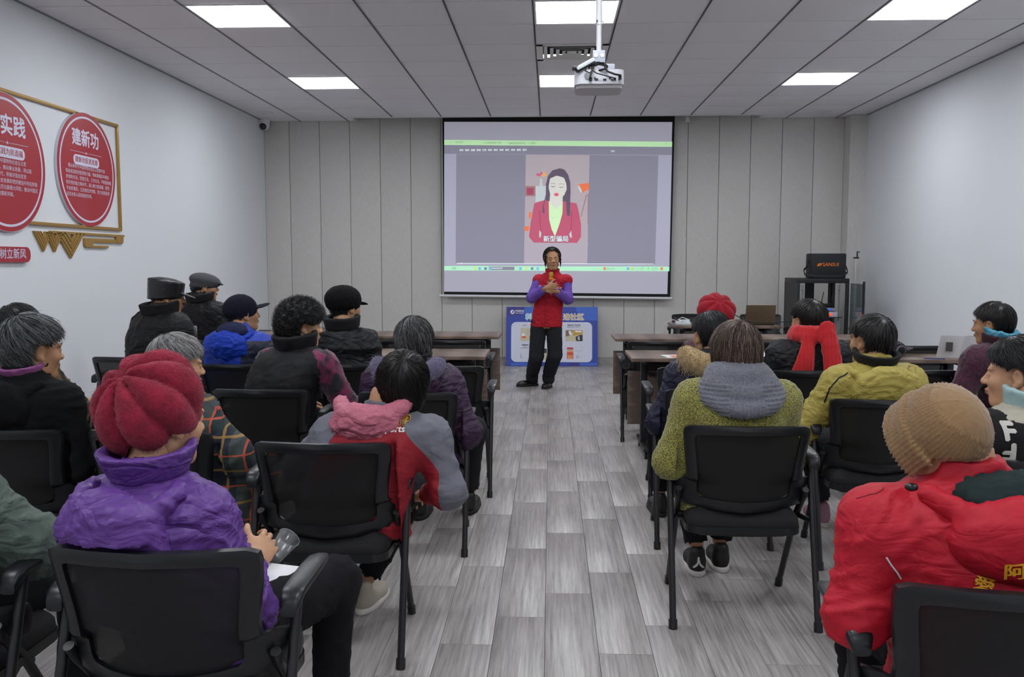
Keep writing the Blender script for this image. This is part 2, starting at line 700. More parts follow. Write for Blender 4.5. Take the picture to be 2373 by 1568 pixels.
tilecache = {}
for r in range(len(rows) - 1):
    y1, y0 = rows[r], rows[r + 1]
    for a, b in zip(cols[:-1], cols[1:]):
        rr = r - 1                                   # tile row counted from the slot edge
        if rr in LIGHT_ROWS and col_is(a, LIGHT_X): continue
        if rr == 5 and abs(a + .14) < .02: continue
        if r == 0:
            segs = []
            if a < SLOT[0]: segs.append((a, min(b, SLOT[0])))
            if b > SLOT[1]: segs.append((max(a, SLOT[1]), b))
        else:
            segs = [(a, b)]
        for (p_, q_) in segs:
            if q_ - p_ < .03: continue
            key = (round(q_ - p_, 3), round(y1 - y0, 3))
            if key not in tilecache:
                o = MB().box((0, 0, 0), (key[0] - .012, key[1] - .010, .016), bev=.003).build('ceiling_tile', tile_mat, ce)
                tilecache[key] = o.data
            else:
                o = link('ceiling_tile', tilecache[key], ce)
            o.location = ((p_ + q_) / 2, (y0 + y1) / 2, ZC + .008)
gb = MB()
for a in cols[1:-1]:
    y1 = 12.30 if SLOT[0] < a < SLOT[1] else YB
    for s in (-1, 1):
        gb.box((a + s * .0062, (y1 + YF) / 2, ZC + .002), (.0055, y1 - YF, .012))
for y in rows[1:-1]:
    gb.box((.11, y, ZC + .008), (8.3, .010, .006))
gb.build('ceiling_grid', grid_mat, ce)
gb = MB()
for a in cols[1:-1]: gb.box((a, (12.28 + YF) / 2, ZC + .016), (.014, 12.28 - YF, .004))
for y in rows[1:-1]: gb.box((.11, y, ZC + .018), (8.3, .012, .003))
gb.build('ceiling_gap', gap_mat, ce)
gb = MB()
gb.box(((SLOT[0] + SLOT[1]) / 2, 12.29, ZC + .05), (SLOT[1] - SLOT[0], .02, .12))
gb.box((SLOT[0] + .012, 12.445, ZC + .035), (.025, .31, .10))
gb.box((SLOT[1] - .012, 12.445, ZC + .035), (.025, .31, .10))
gb.build('slot_trim', white_metal, ce)
em = MB()
for y in (1,):
    em.box((XL + .012, 5.15, ZC + .0), (.024, 14.8, .012)).box((XR - .012, 5.15, ZC + .0), (.024, 14.8, .012))
em.build('edge_trim', grid_mat, ce)

# ceiling lights
diff_mat = M('lit_diffuser', 'ffffff', .5, emis=LAMP, emcol='f6faff')
lf_mat = M('light_frame_white', 'e9ebee', .4)
where = {0: 'left', 1: 'middle', 2: 'right'}
li = None
for ri_, rr in enumerate(LIGHT_ROWS):
    y1 = 12.30 - rr * T
    for ci, a in enumerate(LIGHT_X):
        cx, cyy = a + T / 2, y1 - T / 2
        side = ('beside the left wall', 'above the aisle', 'beside the right wall')[ci]
        if ri_ == 0: lab = 'square ceiling light in the far row, %s' % ('near the left wall', 'behind the projector', 'near the right wall')[ci]
        elif ri_ == 1: lab = 'larger square ceiling light in the near row, %s' % ('top left of the photo', 'in front of the projector pole', 'top right of the photo')[ci]
        else: lab = 'square ceiling light overhead behind the view'
        t = thing('ceiling_light', lab, 'light', (cx, cyy, ZC), 0, 'square ceiling lights' if ri_ < 2 else 'ceiling lights behind the view')
        if li is None:
            f = MB()
            for s in (-1, 1):
                f.box((s * (T / 2 - .014), 0, .004), (.018, T - .012, .014), bev=.002)
                f.box((0, s * (T / 2 - .014), .004), (T - .02, .018, .014), bev=.002)
            f.build('frame', lf_mat, t)
            MB().box((0, 0, .006), (T - .046, T - .046, .006)).build('diffuser', diff_mat, t)
            li = t
        else:
            for ch in li.children:
                c = ch.copy()
                COL.objects.link(c)
                c.parent = t

# air vent
t = thing('air_vent', 'square white ceiling air vent with stepped louvres beside the projector pole', 'vent', (-.14 + T / 2, 12.30 - 5.5 * T, ZC))
vm_ = M('vent_white', 'cfd0cb', .45)
MB().box((0, 0, .06), (T - .03, T - .03, .01)).build('backing', gap_mat, t)
f = MB()
for s in (-1, 1):
    f.box((s * (T / 2 - .035), 0, .0), (.062, T - .012, .01))
    f.box((0, s * (T / 2 - .035), .0), (T - .012, .062, .01))
f.build('frame', vm_, t)
for i, hw in enumerate((.262, .205, .148, .09)):
    f = MB()
    for k in range(4):
        R = Matrix.Rotation(k * pi / 2, 3, 'Z')
        o1, i1 = hw, hw - .030
        vs = [R @ Vector(q) for q in ((-o1, o1, -.006), (o1, o1, -.006), (i1, i1, .005), (-i1, i1, .005), (-o1, o1, -.009), (o1, o1, -.009), (i1 - .002, i1 - .002, .002), (-i1 + .002, i1 - .002, .002))]
        f.add(vs, [(0, 1, 2, 3), (7, 6, 5, 4), (4, 5, 1, 0), (3, 2, 6, 7)])
    f.build('louvre', vm_, t)
MB().box((0, 0, .004), (.09, .09, .012), bev=.003).build('centre_plate', vm_, t)

# smoke detector like discs in the ceiling corners
for px, py, lab in ((613, 260, 'flat round ceiling speaker in the far left corner'), (1907, 259, 'flat round ceiling speaker in the far right corner')):
    q = P(px, py, Z=ZC)
    o = MB().lathe([(.11, 0), (.11, -.004), (.10, -.008), (.02, -.010), (.015, -.02), (0.002, -.022)], q, 20).build('ceiling_speaker', white_metal, fix=True)
    tag(o, lab, 'speaker', 'round ceiling discs')

# security camera
q = P(612, 284, Y=YB - .12)
t = thing('security_camera', 'small white dome security camera in the upper left corner', 'camera', (q[0], YB - .12, ZC - .0))
MB().lathe([(.085, 0), (.085, -.02), (.075, -.03)], (0, 0, 0), 24).build('mount', white_metal, t, fix=True)
MB().lathe([(.075, -.03), (.078, -.06), (.07, -.10), (.045, -.13), (.01, -.14)], (0, 0, 0), 24).build('housing', white_metal, t, fix=True)
R = Matrix.Rotation(radians(115), 3, 'X')
MB().lathe([(.05, 0), (.048, .03), (.035, .045), (.005, .05)], (0, -.035, -.085), 20, R=R).build('lens', M('black_gloss', '0a0a0b', .12, spec=.8), t, fix=True)

# ------------------------------------------------------------------ projector
plast_w = M('projector_white_plastic', 'c9cad0', .35)
cable_mat = M('black_cable', '0b0b0c', .5)
black_pl = M('black_plastic', '131315', .38)
q = P(1387, 190, Y=5.6)
pjx, pjy, pjz = q[0], 5.6, q[2]
sc_ = 5.6 / 2083                                     # metres per pixel there
t = thing('projector', 'white projector with black cables hanging from the ceiling', 'projector', (pjx, pjy, pjz))
wpx = 110 * sc_
f = MB()
prof = rounded(wpx, .30, .05, 6)
f.prism(prof, (0, .02, -.035), (1, 0, 0), (0, 1, 0), (0, 0, 1), .085)
f.build('body', plast_w, t, fix=True)
f = MB()
f.prism(rounded(wpx * .94, .26, .05, 6), (0, .02, -.055), (1, 0, 0), (0, 1, 0), (0, 0, 1), .02)
f.build('underside', M('projector_trim', 'b9b6b8', .4), t, fix=True)
f = MB()
f.prism(rounded(wpx * .5, .2, .04, 6), (.03, .02, .05), (1, 0, 0), (0, 1, 0), (0, 0, 1), .012)
f.build('top_cover', plast_w, t, fix=True)
MB().prism([(cos(i * pi / 10) * .021, sin(i * pi / 10) * .021) for i in range(20)], (-wpx * .24, -.131, .01), (1, 0, 0), (0, 0, 1), (0, -1, 0), .003).build('speaker_grille', M('grille_grey', '8d8d93', .7), t)
for i, (xx, zz, w_, h_) in enumerate(((-.055, -.01, .012, .014), (-.02, -.01, .02, .01), (.03, -.012, .02, .01), (.062, -.004, .012, .008), (.075, -.014, .012, .008), (.09, -.012, .013, .01), (-.03, .0, .006, .006))):
    MB().box((xx, -.132, zz), (w_, .008, h_)).build('socket', black_pl, t)
MB().prism([(cos(i * pi / 10) * .028, sin(i * pi / 10) * .028) for i in range(20)], (-wpx * .3, .171, .01), (1, 0, 0), (0, 0, 1), (0, 1, 0), .012).build('lens', M('lens_glass', '1a1c26', .05, spec=.9, emis=.3, emcol='c8d0ff'), t)
cab = MB()
cab.tube([(-.055, -.14, -.008), (-.06, -.17, -.002), (-.04, -.16, .06), (-.02, -.12, .075)], .006)
cab.tube([(.02, -.12, .09), (.03, -.15, .06), (.045, -.16, .03), (.09, -.165, .012), (.12, -.16, .008), (.122, -.14, .0)], .006)
cab.tube([(-.08, -.14, .06), (-.09, -.16, .035), (-.06, -.17, .02), (-.05, -.165, .04), (-.02, -.16, .02), (.06, -.16, -.002), (.095, -.145, -.008)], .0035)
ring = [(.0 + .045 * cos(a), -.13 + .02 * sin(a * 2), .065 + .022 * sin(a)) for a in np.linspace(0, 2 * pi * 1.0, 22)]
cab.tube(ring, .006)
ring = [(-.015 + .05 * cos(a), -.125, .06 + .018 * sin(a)) for a in np.linspace(0.4, 2 * pi + .3, 22)]
cab.tube(ring, .0045)
cab.box((.12, -.14, 0), (.018, .02, .026)).box((-.055, -.142, -.01), (.018, .02, .018))
cab.build('cable', cable_mat, t)
R = Matrix.Rotation(radians(-28), 3, 'Y') @ Matrix.Rotation(radians(15), 3, 'X')
o = MB().box((-.085, -.11, .085), (.12, .07, .018), mat=R, bev=.004).build('adapter_box', M('white_glossy_plastic', 'd5e0e2', .2), t)
o['label'] = 'white glossy adapter box lying tilted on the projector'
R2 = R
MB().box((-.087, -.108, .070), (.126, .078, .012), mat=R, bev=.004).build('adapter_base', black_pl, t)
MB().box((-.14, -.10, .062), (.05, .05, .02), bev=.006).build('cable_plug', black_pl, t)
top = ZC - pjz
f = MB()
f.tube([(0, 0, .18), (0, 0, .55)], .0155, 16).tube([(0, 0, .34), (0, 0, top)], .020, 16)
f.build('pole', white_metal, t)
f = MB()
for a in (0, 120, 240): f.tube([(.018 * cos(radians(a)), .018 * sin(radians(a)), .36), (.034 * cos(radians(a)), .034 * sin(radians(a)), .36)], .005, 8)
f.build('bolt', M('bolt_steel', '9a9aa0', .3, metal=.9), t)
f = MB()
f.box((0, -.03, .145), (.075, .012, .075), bev=.004).box((0, .03, .145), (.075, .012, .075), bev=.004).box((0, 0, .18), (.075, .06, .008))
f.box((.045, .0, .085), (.10, .09, .03), bev=.004)
f.box((0, 0, .09), (.05, .05, .06), bev=.004)
f.build('mount_bracket', M('mount_grey', 'b7bac6', .35), t)
f = MB()
for s in (-1, 1): f.lathe([(.012, 0), (.012, .006), (.002, .007)], (s * .020, -.036, .15), 14, R=Matrix.Rotation(radians(90), 3, 'X'))
f.build('screw', M('screw_bright', 'f3f3f6', .25, metal=.3), t, fix=True)
MB().lathe([(.06, 0), (.06, -.012), (.03, -.03)], (0, 0, top), 20).build('ceiling_flange', white_metal, t, fix=True)

# ------------------------------------------------------------------ projection screen
YS = YB - .11
t = thing('projection_screen', 'large black bordered projection screen lit with a video on the back wall', 'screen', (0, YS, 0))
blk = M('screen_black_border', '08080a', .8)
tl, tr, bl, br = P(1025, 266, Y=YS), P(1564, 266, Y=YS), P(1029.5, 686, Y=YS), P(1553, 691, Y=YS)


def loc(q, dy=0.0, base=YS): return (float(q[0]), float(q[1]) - base + dy, float(q[2]))


def flatpoly(mb, pix, layer, mi, Y=None):
    """outline read off the picture, laid on the screen cloth"""
    vs = [P(x, y, Y=YS) for x, y in pix]
    d = -.0012 * layer
    n = len(vs)
    mb.add([(v[0], d, v[2]) for v in vs] + [(v[0], d + .0008, v[2]) for v in vs],
           [tuple(range(n))] + [(i, i + n, (i + 1) % n + n, (i + 1) % n) for i in range(n)], mi)


f = MB()
f.add([loc(tl), loc(tr), loc(br), loc(bl)] + [loc(tl, .004), loc(tr, .004), loc(br, .004), loc(bl, .004)],
      [(3, 2, 1, 0), (4, 5, 6, 7), (0, 1, 5, 4), (1, 2, 6, 5), (2, 3, 7, 6), (3, 0, 4, 7)])
f.build('screen_border', blk, t, fix=True)
ba, bb = P(1019, 684.5, Y=YS), P(1557, 691, Y=YS)
MB().tube([loc(ba), loc(bb)], .018, 12).build('bottom_bar', white_metal, t)
MB().tube([(tl[0] - .05, 0.01, 3.47), (tr[0] + .05, 0.01, 3.47)], .04, 12).build('roller', white_metal, t)
for xx in (tl[0] + .1, tr[0] - .1): MB().box((xx, .01, 3.60), (.05, .06, .19)).build('hanger', white_metal, t)


def S(cx, cy): return (1010 + cx / 3.484, 250 + cy / 3.484)       # crop coordinates used while reading the picture


def emit(name, c, e=.50): return M('projected_' + name, c, .8, emis=e, emcol=c)


mats = [emit('blank', 'a6a4b2'), emit('light', 'aaaabc'), emit('green', 'c6f3ba', .5), emit('dark', '8b8a9a'), emit('video', 'b5aab0'), emit('mint', 'b6f0c8', .5), emit('white', 'e9f2f4', .6),
        emit('card', 'b2a9b4')]
f = MB()
flatpoly(f, [S(68, 112), S(1909, 114), S(1869, 1502), S(67, 1482)], 1, 0)
flatpoly(f, [S(68, 258), S(1908, 273), S(1907, 314), S(68, 298)], 2, 2)
flatpoly(f, [S(68, 300), S(1907, 316), S(1886, 1278), S(67, 1272)], 2, 1)
flatpoly(f, [S(68, 300), S(1907, 316), S(1903, 380), S(68, 370)], 3, 3)
flatpoly(f, [S(165, 372), S(1797, 384), S(1770, 1262), S(160, 1256)], 3, 3)
flatpoly(f, [S(727, 378), S(1241, 382), S(1222, 1262), S(712, 1258)], 4, 4)
flatpoly(f, [S(714, 1088), S(1228, 1090), S(1222, 1262), S(712, 1258)], 5, 7)
flatpoly(f, [S(68, 1275), S(1886, 1281), S(1884, 1318), S(67, 1311)], 3, 5)
flatpoly(f, [S(168, 1252), S(1760, 1257), S(1760, 1261), S(168, 1256)], 6, 6)
flatpoly(f, [(S(206, 1254)[0] + 1.6 * cos(a), S(206, 1254)[1] + 1.6 * sin(a)) for a in np.linspace(0, 2 * pi, 12)[:-1]], 7, 6)
flatpoly(f, [S(428, 1280), S(635, 1281), S(635, 1309), S(428, 1308)], 5, 3)
f.build('projected_window', mats, t, fix=False)
# the news presenter in the video
hair_, skin_, red_, shirt_, lip_, bg2, org, bwn, wht, gry, hiL = (emit('hair', '655a6c'), emit('skin', 'e6e6dc', .4), emit('red', 'c05c76'), emit('shirt', 'd2f5bf', .5), emit('lip', 'dd5f78'), emit('shelf', 'a37f7e'),
                                                             emit('orange', 'ee7a50'), emit('flower_pink', 'cc5d86'), emit('pale', 'cfd8da', .4), emit('flower_yellow', 'e7b45c'), emit('redshade', 'a84d68'))
vm2 = [hair_, skin_, red_, shirt_, lip_, bg2, org, bwn, wht, gry, hiL]
f = MB()


def fp(pts, layer, mi): flatpoly(f, [S(*p) for p in pts], layer, mi)


def circ(cx, cy, rx, ry, layer, mi, n=20, rot=0): fp([(cx + rx * cos(a) * cos(rot) - ry * sin(a) * sin(rot), cy + rx * cos(a) * sin(rot) + ry * sin(a) * cos(rot)) for a in np.linspace(0, 2 * pi, n + 1)[:-1]], layer, mi)


fp([(722, 630), (805, 630), (805, 712), (722, 712)], 6, 5)
fp([(735, 645), (790, 645), (790, 700), (735, 700)], 7, 10)
fp([(805, 630), (900, 630), (895, 740), (805, 760)], 6, 8)
fp([(842, 570), (856, 570), (862, 630), (838, 630)], 7, 8)
for cx, cy, c in ((822, 538, 7), (851, 527, 7), (877, 525, 9), (866, 545, 9), (884, 543, 9), (838, 543, 4)): circ(cx, cy, 11, 10, 7, c, 10)
fp([(1142, 622), (1180, 612), (1236, 606), (1236, 660), (1200, 672), (1180, 690)], 6, 6)
circ(1163, 655, 10, 34, 7, 8, 16, -.45)
fp([(1212, 700), (1222, 700), (1175, 880), (1168, 880)], 6, 5)
fp([(1226, 690), (1234, 690), (1230, 940), (1224, 940)], 6, 5)
fp([(716, 955), (756, 955), (750, 992), (716, 992)], 6, 6)
fp([(752, 845), (775, 840), (765, 890), (750, 890)], 6, 6)
# hair behind, jacket, shirt, neck, face, fringe
fp([(1000, 487), (1040, 500), (1068, 540), (1085, 600), (1088, 680), (1080, 780), (1082, 870), (1055, 878), (1050, 800), (930, 780), (880, 850), (858, 845), (870, 790), (885, 740), (895, 680), (888, 620), (905, 550), (940, 505)], 8, 0)
fp([(795, 770), (880, 745), (915, 752), (1025, 752), (1085, 762), (1135, 770), (1150, 820), (1172, 940), (1172, 1040), (1140, 1088), (790, 1086), (752, 1040), (765, 930), (780, 850)], 9, 2)
fp([(836, 985), (852, 1010), (846, 1050), (834, 1040)], 10, 8)
fp([(1093, 990), (1098, 1045), (1085, 1048), (1076, 1020)], 10, 8)
fp([(912, 752), (1024, 752), (1022, 850), (1000, 930), (962, 1036), (935, 980), (915, 900)], 10, 3)
fp([(922, 700), (1025, 700), (1022, 765), (968, 820), (918, 760)], 11, 1)
fp([(912, 590), (930, 560), (975, 548), (1030, 560), (1055, 600), (1056, 660), (1035, 705), (995, 742), (960, 742), (925, 705), (912, 650)], 12, 1)
fp([(870, 790), (885, 735), (898, 690), (910, 640), (922, 570), (980, 545), (1035, 565), (1052, 610), (1062, 690), (1052, 780), (1060, 870), (1082, 872), (1086, 700), (1085, 600), (1065, 540), (1030, 495), (1000, 488), (940, 505), (905, 555), (890, 620), (888, 700), (862, 800), (862, 846), (880, 850)], 13, 0)
fp([(953, 692), (972, 688), (994, 694), (990, 708), (972, 714), (956, 706)], 14, 4)
fp([(930, 630), (945, 635), (964, 632), (964, 636), (945, 640), (930, 635)], 14, 0)
fp([(995, 637), (1012, 640), (1030, 634), (1030, 638), (1012, 644), (995, 641)], 14, 0)
fp([(928, 612), (950, 606), (968, 612), (968, 615), (950, 610), (928, 616)], 14, 5)
fp([(992, 614), (1015, 610), (1038, 616), (1038, 620), (1015, 614), (992, 618)], 14, 5)
fp([(962, 678), (975, 682), (988, 678), (988, 681), (975, 685), (962, 681)], 14, 5)
fp([(832, 830), (838, 830), (850, 990), (844, 990)], 11, 10)
fp([(1095, 830), (1101, 830), (1094, 990), (1088, 990)], 11, 10)
circ(947, 888, 7, 8, 12, 8, 10)
circ(966, 886, 6, 6, 12, 8, 10)
f.build('projected_video', vm2, t)


def stext(name, body, cx, cy, size, mat, layer=16, **k):
    q = P(*S(cx, cy), Y=YS)
    text(name, body, size, mat, (q[0], -.0012 * layer, q[2]), (1, 0, 0), (0, 0, 1), (0, -1, 0), t, **k)


stext('caption', '新型骗局', 970, 1060, .088, emit('white', 'e9f2f4', .6), 18, bold=.001)
stext('caption_outline', '新型骗局', 970, 1060, .088, hair_, 16, bold=.0045)
stext('menu_text', '首页   推荐   直播   影视   生活   知识   娱乐   体育   旅行   美食   游戏   音乐', 462, 342, .028, mats[6], 16, bold=.001)
stext('menu_text', '搜索', 1428, 351, .028, mats[6])
stext('tab_text', '‹   ›   C    •  新标签页', 150, 280, .028, emit('grey', '8f9a90', .2))
stext('tab_text', '•  反诈宣传视频_哔哩    ', 462, 284, .028, emit('grey', '8f9a90', .2))
stext('tab_text', '•  最新电信诈骗手段，一定要看  ×', 700, 287, .028, emit('grey', '8f9a90', .2))
stext('tab_text', '−   □   ×', 1860, 293, .03, emit('grey', '8f9a90', .2))
stext('taskbar_text', '搜索', 148, 1295, .03, emit('grey', '8f9a90', .2))
stext('taskbar_text', '电脑桌面视频', 495, 1295, .026, mats[6])
stext('taskbar_text', 'GBP/CNY', 1410, 1297, .028, emit('grey', '8f9a90', .2))
stext('taskbar_text', '^  中  ♪  ▭  ⊕', 1620, 1298, .03, emit('grey', '8f9a90', .2))
stext('taskbar_text', '9:21 周六\n2023/12/2', 1765, 1298, .022, emit('grey', '8f9a90', .2))
f = MB()
for cx, c in ((683, 'blue'), (731, 'yel'), (777, 'slate'), (823, 'blue2'), (320, 'sun'), (355, 'sky'), (402, 'slate2'), (440, 'w'), (1362, 'or'), (1550, 'b3'), (1577, 'y3'), (1716, 'g3'), (1822, 'r3')):
    pass
icons = [(683, 1), (731, 2), (777, 3), (823, 1), (320, 2), (355, 1), (402, 3), (440, 1), (1362, 0), (1550, 1), (1577, 2), (1716, 4), (1822, 0)]
for cx, c in icons:
    fp([(cx - 10, 1285), (cx + 10, 1285), (cx + 10, 1307), (cx - 10, 1307)], 16, c)
f.build('taskbar_icons', [emit('icon_orange', 'e08a70'), emit('icon_blue', '7fb4e8'), emit('icon_yellow', 'd9dc84'), emit('icon_slate', '7c86a8'), emit('icon_green', '8fe8a0')], t)

# wall boxes / sensor right of the screen
q = P(1593, 274, Y=YS)
o = MB().box((q[0], YS, ZC - .03), (.05, .04, .07), bev=.004).build('wall_sensor', white_metal)
tag(o, 'tiny white sensor box beside the upper right screen corner', 'sensor')

# ------------------------------------------------------------------ left wall display
gold = M('gold_painted_trim', 'a98545', .38, metal=.35)
plq = M('plaque_red', 'a8232f', .35, coat=.3)
plw = M('plaque_white_print', 'd7d5e8', .5)
edge = M('plaque_side_white', 'c9c9d4', .5)


def W(px, py): q = P(px, py, X=XL + .02); return (q[1], q[2])


WL = dict(ux=(0, 1, 0), uy=(0, 0, 1), un=(1, 0, 0))


def wprism(mb, pts, x, depth, mi=0): mb.prism(pts, (x, 0, 0), (0, 1, 0), (0, 0, 1), (1, 0, 0), depth, mi)


t = thing('gold_frame', 'thin gold rectangular frame mounted on the left wall around round plaques', 'frame', (XL, 0, 0))
yR, zT, zB = W(277, 415)[0], W(277, 299)[1], W(277, 531)[1]
zT = 2.70; zB = 1.745
f = MB()
b_ = .028
f.box((.012, (yR + 4.9) / 2, zT), (.024, yR - 4.9 + b_, b_), bev=.006)
f.build('top_rail', gold, t)
MB().box((.012, (yR + 4.9) / 2, zB), (.024, yR - 4.9 + b_, b_), bev=.006).build('bottom_rail', gold, t)
MB().box((.012, yR, (zT + zB) / 2), (.024, b_, zT - zB), bev=.006).build('side_rail', gold, t)
MB().box((.012, 4.9, (zT + zB) / 2), (.024, b_, zT - zB), bev=.006).build('side_rail', gold, t)


def plaque(cy_, cz_, R_, lab, title, pill, body, tsz, off=0):
    t = thing('round_plaque', lab, 'plaque', (XL, 0, 0), 0, 'round red plaques')
    circ_ = lambda r, n=64: [(cy_ + r * cos(a), cz_ + r * sin(a)) for a in np.linspace(0, 2 * pi, n + 1)[:-1]]
    f = MB()
    wprism(f, circ_(R_), .002, .022, 0)
    f.build('rim', edge, t)
    f = MB()
    wprism(f, circ_(R_ * .992), .024, .002, 0)
    f.build('face', plq, t)
    f = MB()
    a = circ_(R_ * .925)
    b2 = circ_(R_ * .89)
    n = len(a)
    vs = [(.0268, y, z) for y, z in a] + [(.0268, y, z) for y, z in b2]
    f.add(vs, [(i, (i + 1) % n, n + (i + 1) % n, n + i) for i in range(n)])
    f.build('ring_line', plw, t)
    e = .0272
    text('title', title, tsz, plw, (e, cy_ + off, cz_ + R_ * .52), parent=t, bold=.004, **WL)
    f = MB()
    for s in (-1, 1): wprism(f, [(cy_ + off + s * .06, cz_ + R_ * .285 - .0), (cy_ + off + s * .06, cz_ + R_ * .285 + .003), (cy_ + off + s * .26, cz_ + R_ * .285 + .003), (cy_ + off + s * .26, cz_ + R_ * .285)][:: s], e, .001)
    for i, rr in ((-2, .006), (-1, .006), (0, .014), (1, .006), (2, .006)):
        cc = cy_ + off + i * .024
        pts = [(cc + rr * (1 if k % 2 == 0 else .42) * sin(k * pi / 5), cz_ + R_ * .285 + rr * (1 if k % 2 == 0 else .42) * cos(k * pi / 5)) for k in range(10)]
        wprism(f, pts[::-1], e, .001)
    f.build('star_line', plw, t)
    f = MB()
    wprism(f, rounded(.43, .085, .042, 6, cy_ + off, cz_ + R_ * .15), e, .001)
    f.build('pill_label', plw, t)
    text('pill_text', pill,   .054, plq, (e + .0018, cy_ + off, cz_ + R_ * .148), parent=t, bold=.0008, **WL)
    text('body_text', body, .0362, plw, (e, cy_ - R_ * .70 + off, cz_ - R_ * .22), parent=t, align='LEFT', line=1.32, **WL)
    return t


(ya, _), (yb, _) = W(127, 385), W(269, 425)
c2y, c2z, r2 = (ya + yb) / 2, 2.235, .488
plaque(c2y, c2z, r2, 'red round plaque with heading 建新功, right one on the left wall', '建新功', '建新功促进发展',
       '    要从新时代中国特色社会主义思想中汲\n取奋发进取的智慧和力量，熟练掌握其中蕴含\n的领导方法、思想方法、工作方法，不断提高履\n职尽责的能力和水平，凝心聚力促发展，驰而\n不息抓落实，立足岗位作贡献，努力创造经得\n起历史和人民检验的实绩。', .150, off=-.02)
(yc, _) = W(104, 440)
c1y = yc - .5
plaque(c1y, 2.175, .51, 'red round plaque with heading 重实践, cut by the left photo edge', '重实践', '重实践为民造福',
       '    要践行新时代中国特色社会主义思\n想改造主观世界、推动事业发展，用以观\n察时代、引领时代，积极识变应变求\n变，解决经济社会发展和党的建设中存在的各\n种矛盾问题，防范化解重大风险，推动中国式\n现代化取得新进展新突破。', .160, off=.02)
# chevrons under the frame
t = thing('chevron_trim', 'gold ribbed triangular chevron ornament under the wall frame', 'ornament', (XL, 0, 0))
for (pl, pb, prr) in (((80, 536), (103, 583), (122, 548)), ((106, 540), (129, 584), (148, 551)), ((131, 541), (165, 598), (196, 549))):
    a, b2, c = W(*pl), W(*pb), W(*prr)
    a = (a[0], 1.685); c = (c[0], 1.685)
    m_ = ((a[0] + c[0]) / 2, b2[1])
    wd = (c[0] - a[0]) / 2
    hh = a[1] - m_[1]
    for k in range(6):
        f = MB()
        s0, s1 = 1 - k * .13, 1 - k * .13 - .09
        pts = [(m_[0] - wd * s0, a[1]), (m_[0], a[1] - hh * s0), (m_[0] + wd * s0, a[1]), (m_[0] + wd * s1, a[1]), (m_[0], a[1] - hh * s1), (m_[0] - wd * s1, a[1])]
        wprism(f, pts, 0.0, .02 + .003 * (k % 2))
        f.build('rib', gold, t, fix=True)
t = thing('cloud_trim', 'gold cloud scroll ornament right of the chevrons', 'ornament', (XL, 0, 0))
a, b2 = W(196, 545), W(286, 550)
f = MB()
wprism(f, rounded(b2[0] - a[0] + .55, .02, .009, 3, (a[0] + b2[0]) / 2 - .25, 1.685), 0, .02)
wprism(f, rounded(.14, .075, .034, 5, b2[0] - .07, 1.655), 0, .022)
wprism(f, rounded(b2[0] - a[0], .035, .015, 4, (a[0] + b2[0]) / 2, 1.632), 0, .0185)
wprism(f, rounded(.14, .075, .034, 5, a[0] + .07, 1.607), 0, .0215)
wprism(f, rounded(.40, .02, .009, 4, a[0] + .22, 1.578), 0, .019)
f.build('scroll', gold, t)
t = thing('slogan_plaque', 'small red rounded slogan plaque under the left round plaque', 'plaque', (XL, 0, 0))
yy = W(68, 585)[0]
zz = 1.50
f = MB()
wprism(f, rounded(.80, .115, .05, 6, yy - .4, zz), 0, .03)
f.build('face', plq, t)
text('slogan', '廉洁奉公树立新风', .082, plw, (.0315, yy - .06 - .66 / 2, zz), parent=t, bold=.001, **WL)

# ------------------------------------------------------------------ blue promotional board
c0, c1 = P(1172.5, 849, Z=0), P(1385.5, 850, Z=0)
Yb0 = 12.32
bx0, bx1 = P(1173, 780, Y=Yb0 + .05)[0], P(1385, 780, Y=Yb0 + .05)[0]
zt = P(1280, 711, Y=YB - .14)[2]
nb = np.array([0, -zt, (YB - .14) - Yb0])
nb = nb / np.linalg.norm(nb)
bo = np.array([0, Yb0, 0.0])
upb = np.array([0, nb[2], -nb[1]])
if upb[2] < 0: upb = -upb
nb = np.array([0, -upb[2], upb[1]])
t = thing('promotional_board', 'blue printed promotional board with white panel leaning on the back wall', 'board', (0, 0, 0))


def B(cx, cy):          # crop coordinates (x 9.8) of the board
    q = PP(1160 + cx / 9.8, 700 + cy / 9.8, bo, nb)
    return (q[0], float((q - bo) @ upb))


bl_ = [M('board_blue', '2c44a4', .4), M('board_violet', '372f86', .4), M('board_light_blue', '3a66c8', .4), M('board_panel_white', 'd6d9ea', .5), M('print_ochre', 'c99a3a', .5), M('print_beige', 'cfc6a6', .5),
       M('print_dark', '33302f', .5), M('print_red', 'c23430', .5), M('print_orange', 'e2663a', .5), M('print_lightgrey', 'b9bcc9', .5), M('print_peach', 'f0b070', .5), M('print_brown', '8a6a52', .5), M('print_cyan', '62c6e8', .5), M('print_white', 'eef2f8', .5)]
H_ = B(1200, 108)[1]
f = MB()
f.prism([(bx0, 0), (bx1, 0), (bx1, H_), (bx0, H_)], bo, (1, 0, 0), upb, nb, .012)
f.build('board', bl_[0], t, fix=True)
f = MB()


def bp(pts, layer, mi, raw=False):
    pts = pts if raw else [B(*p) for p in pts]
    f.prism(pts, bo + nb * (.012 + .0008 * layer), (1, 0, 0), upb, nb, .0006, mi)


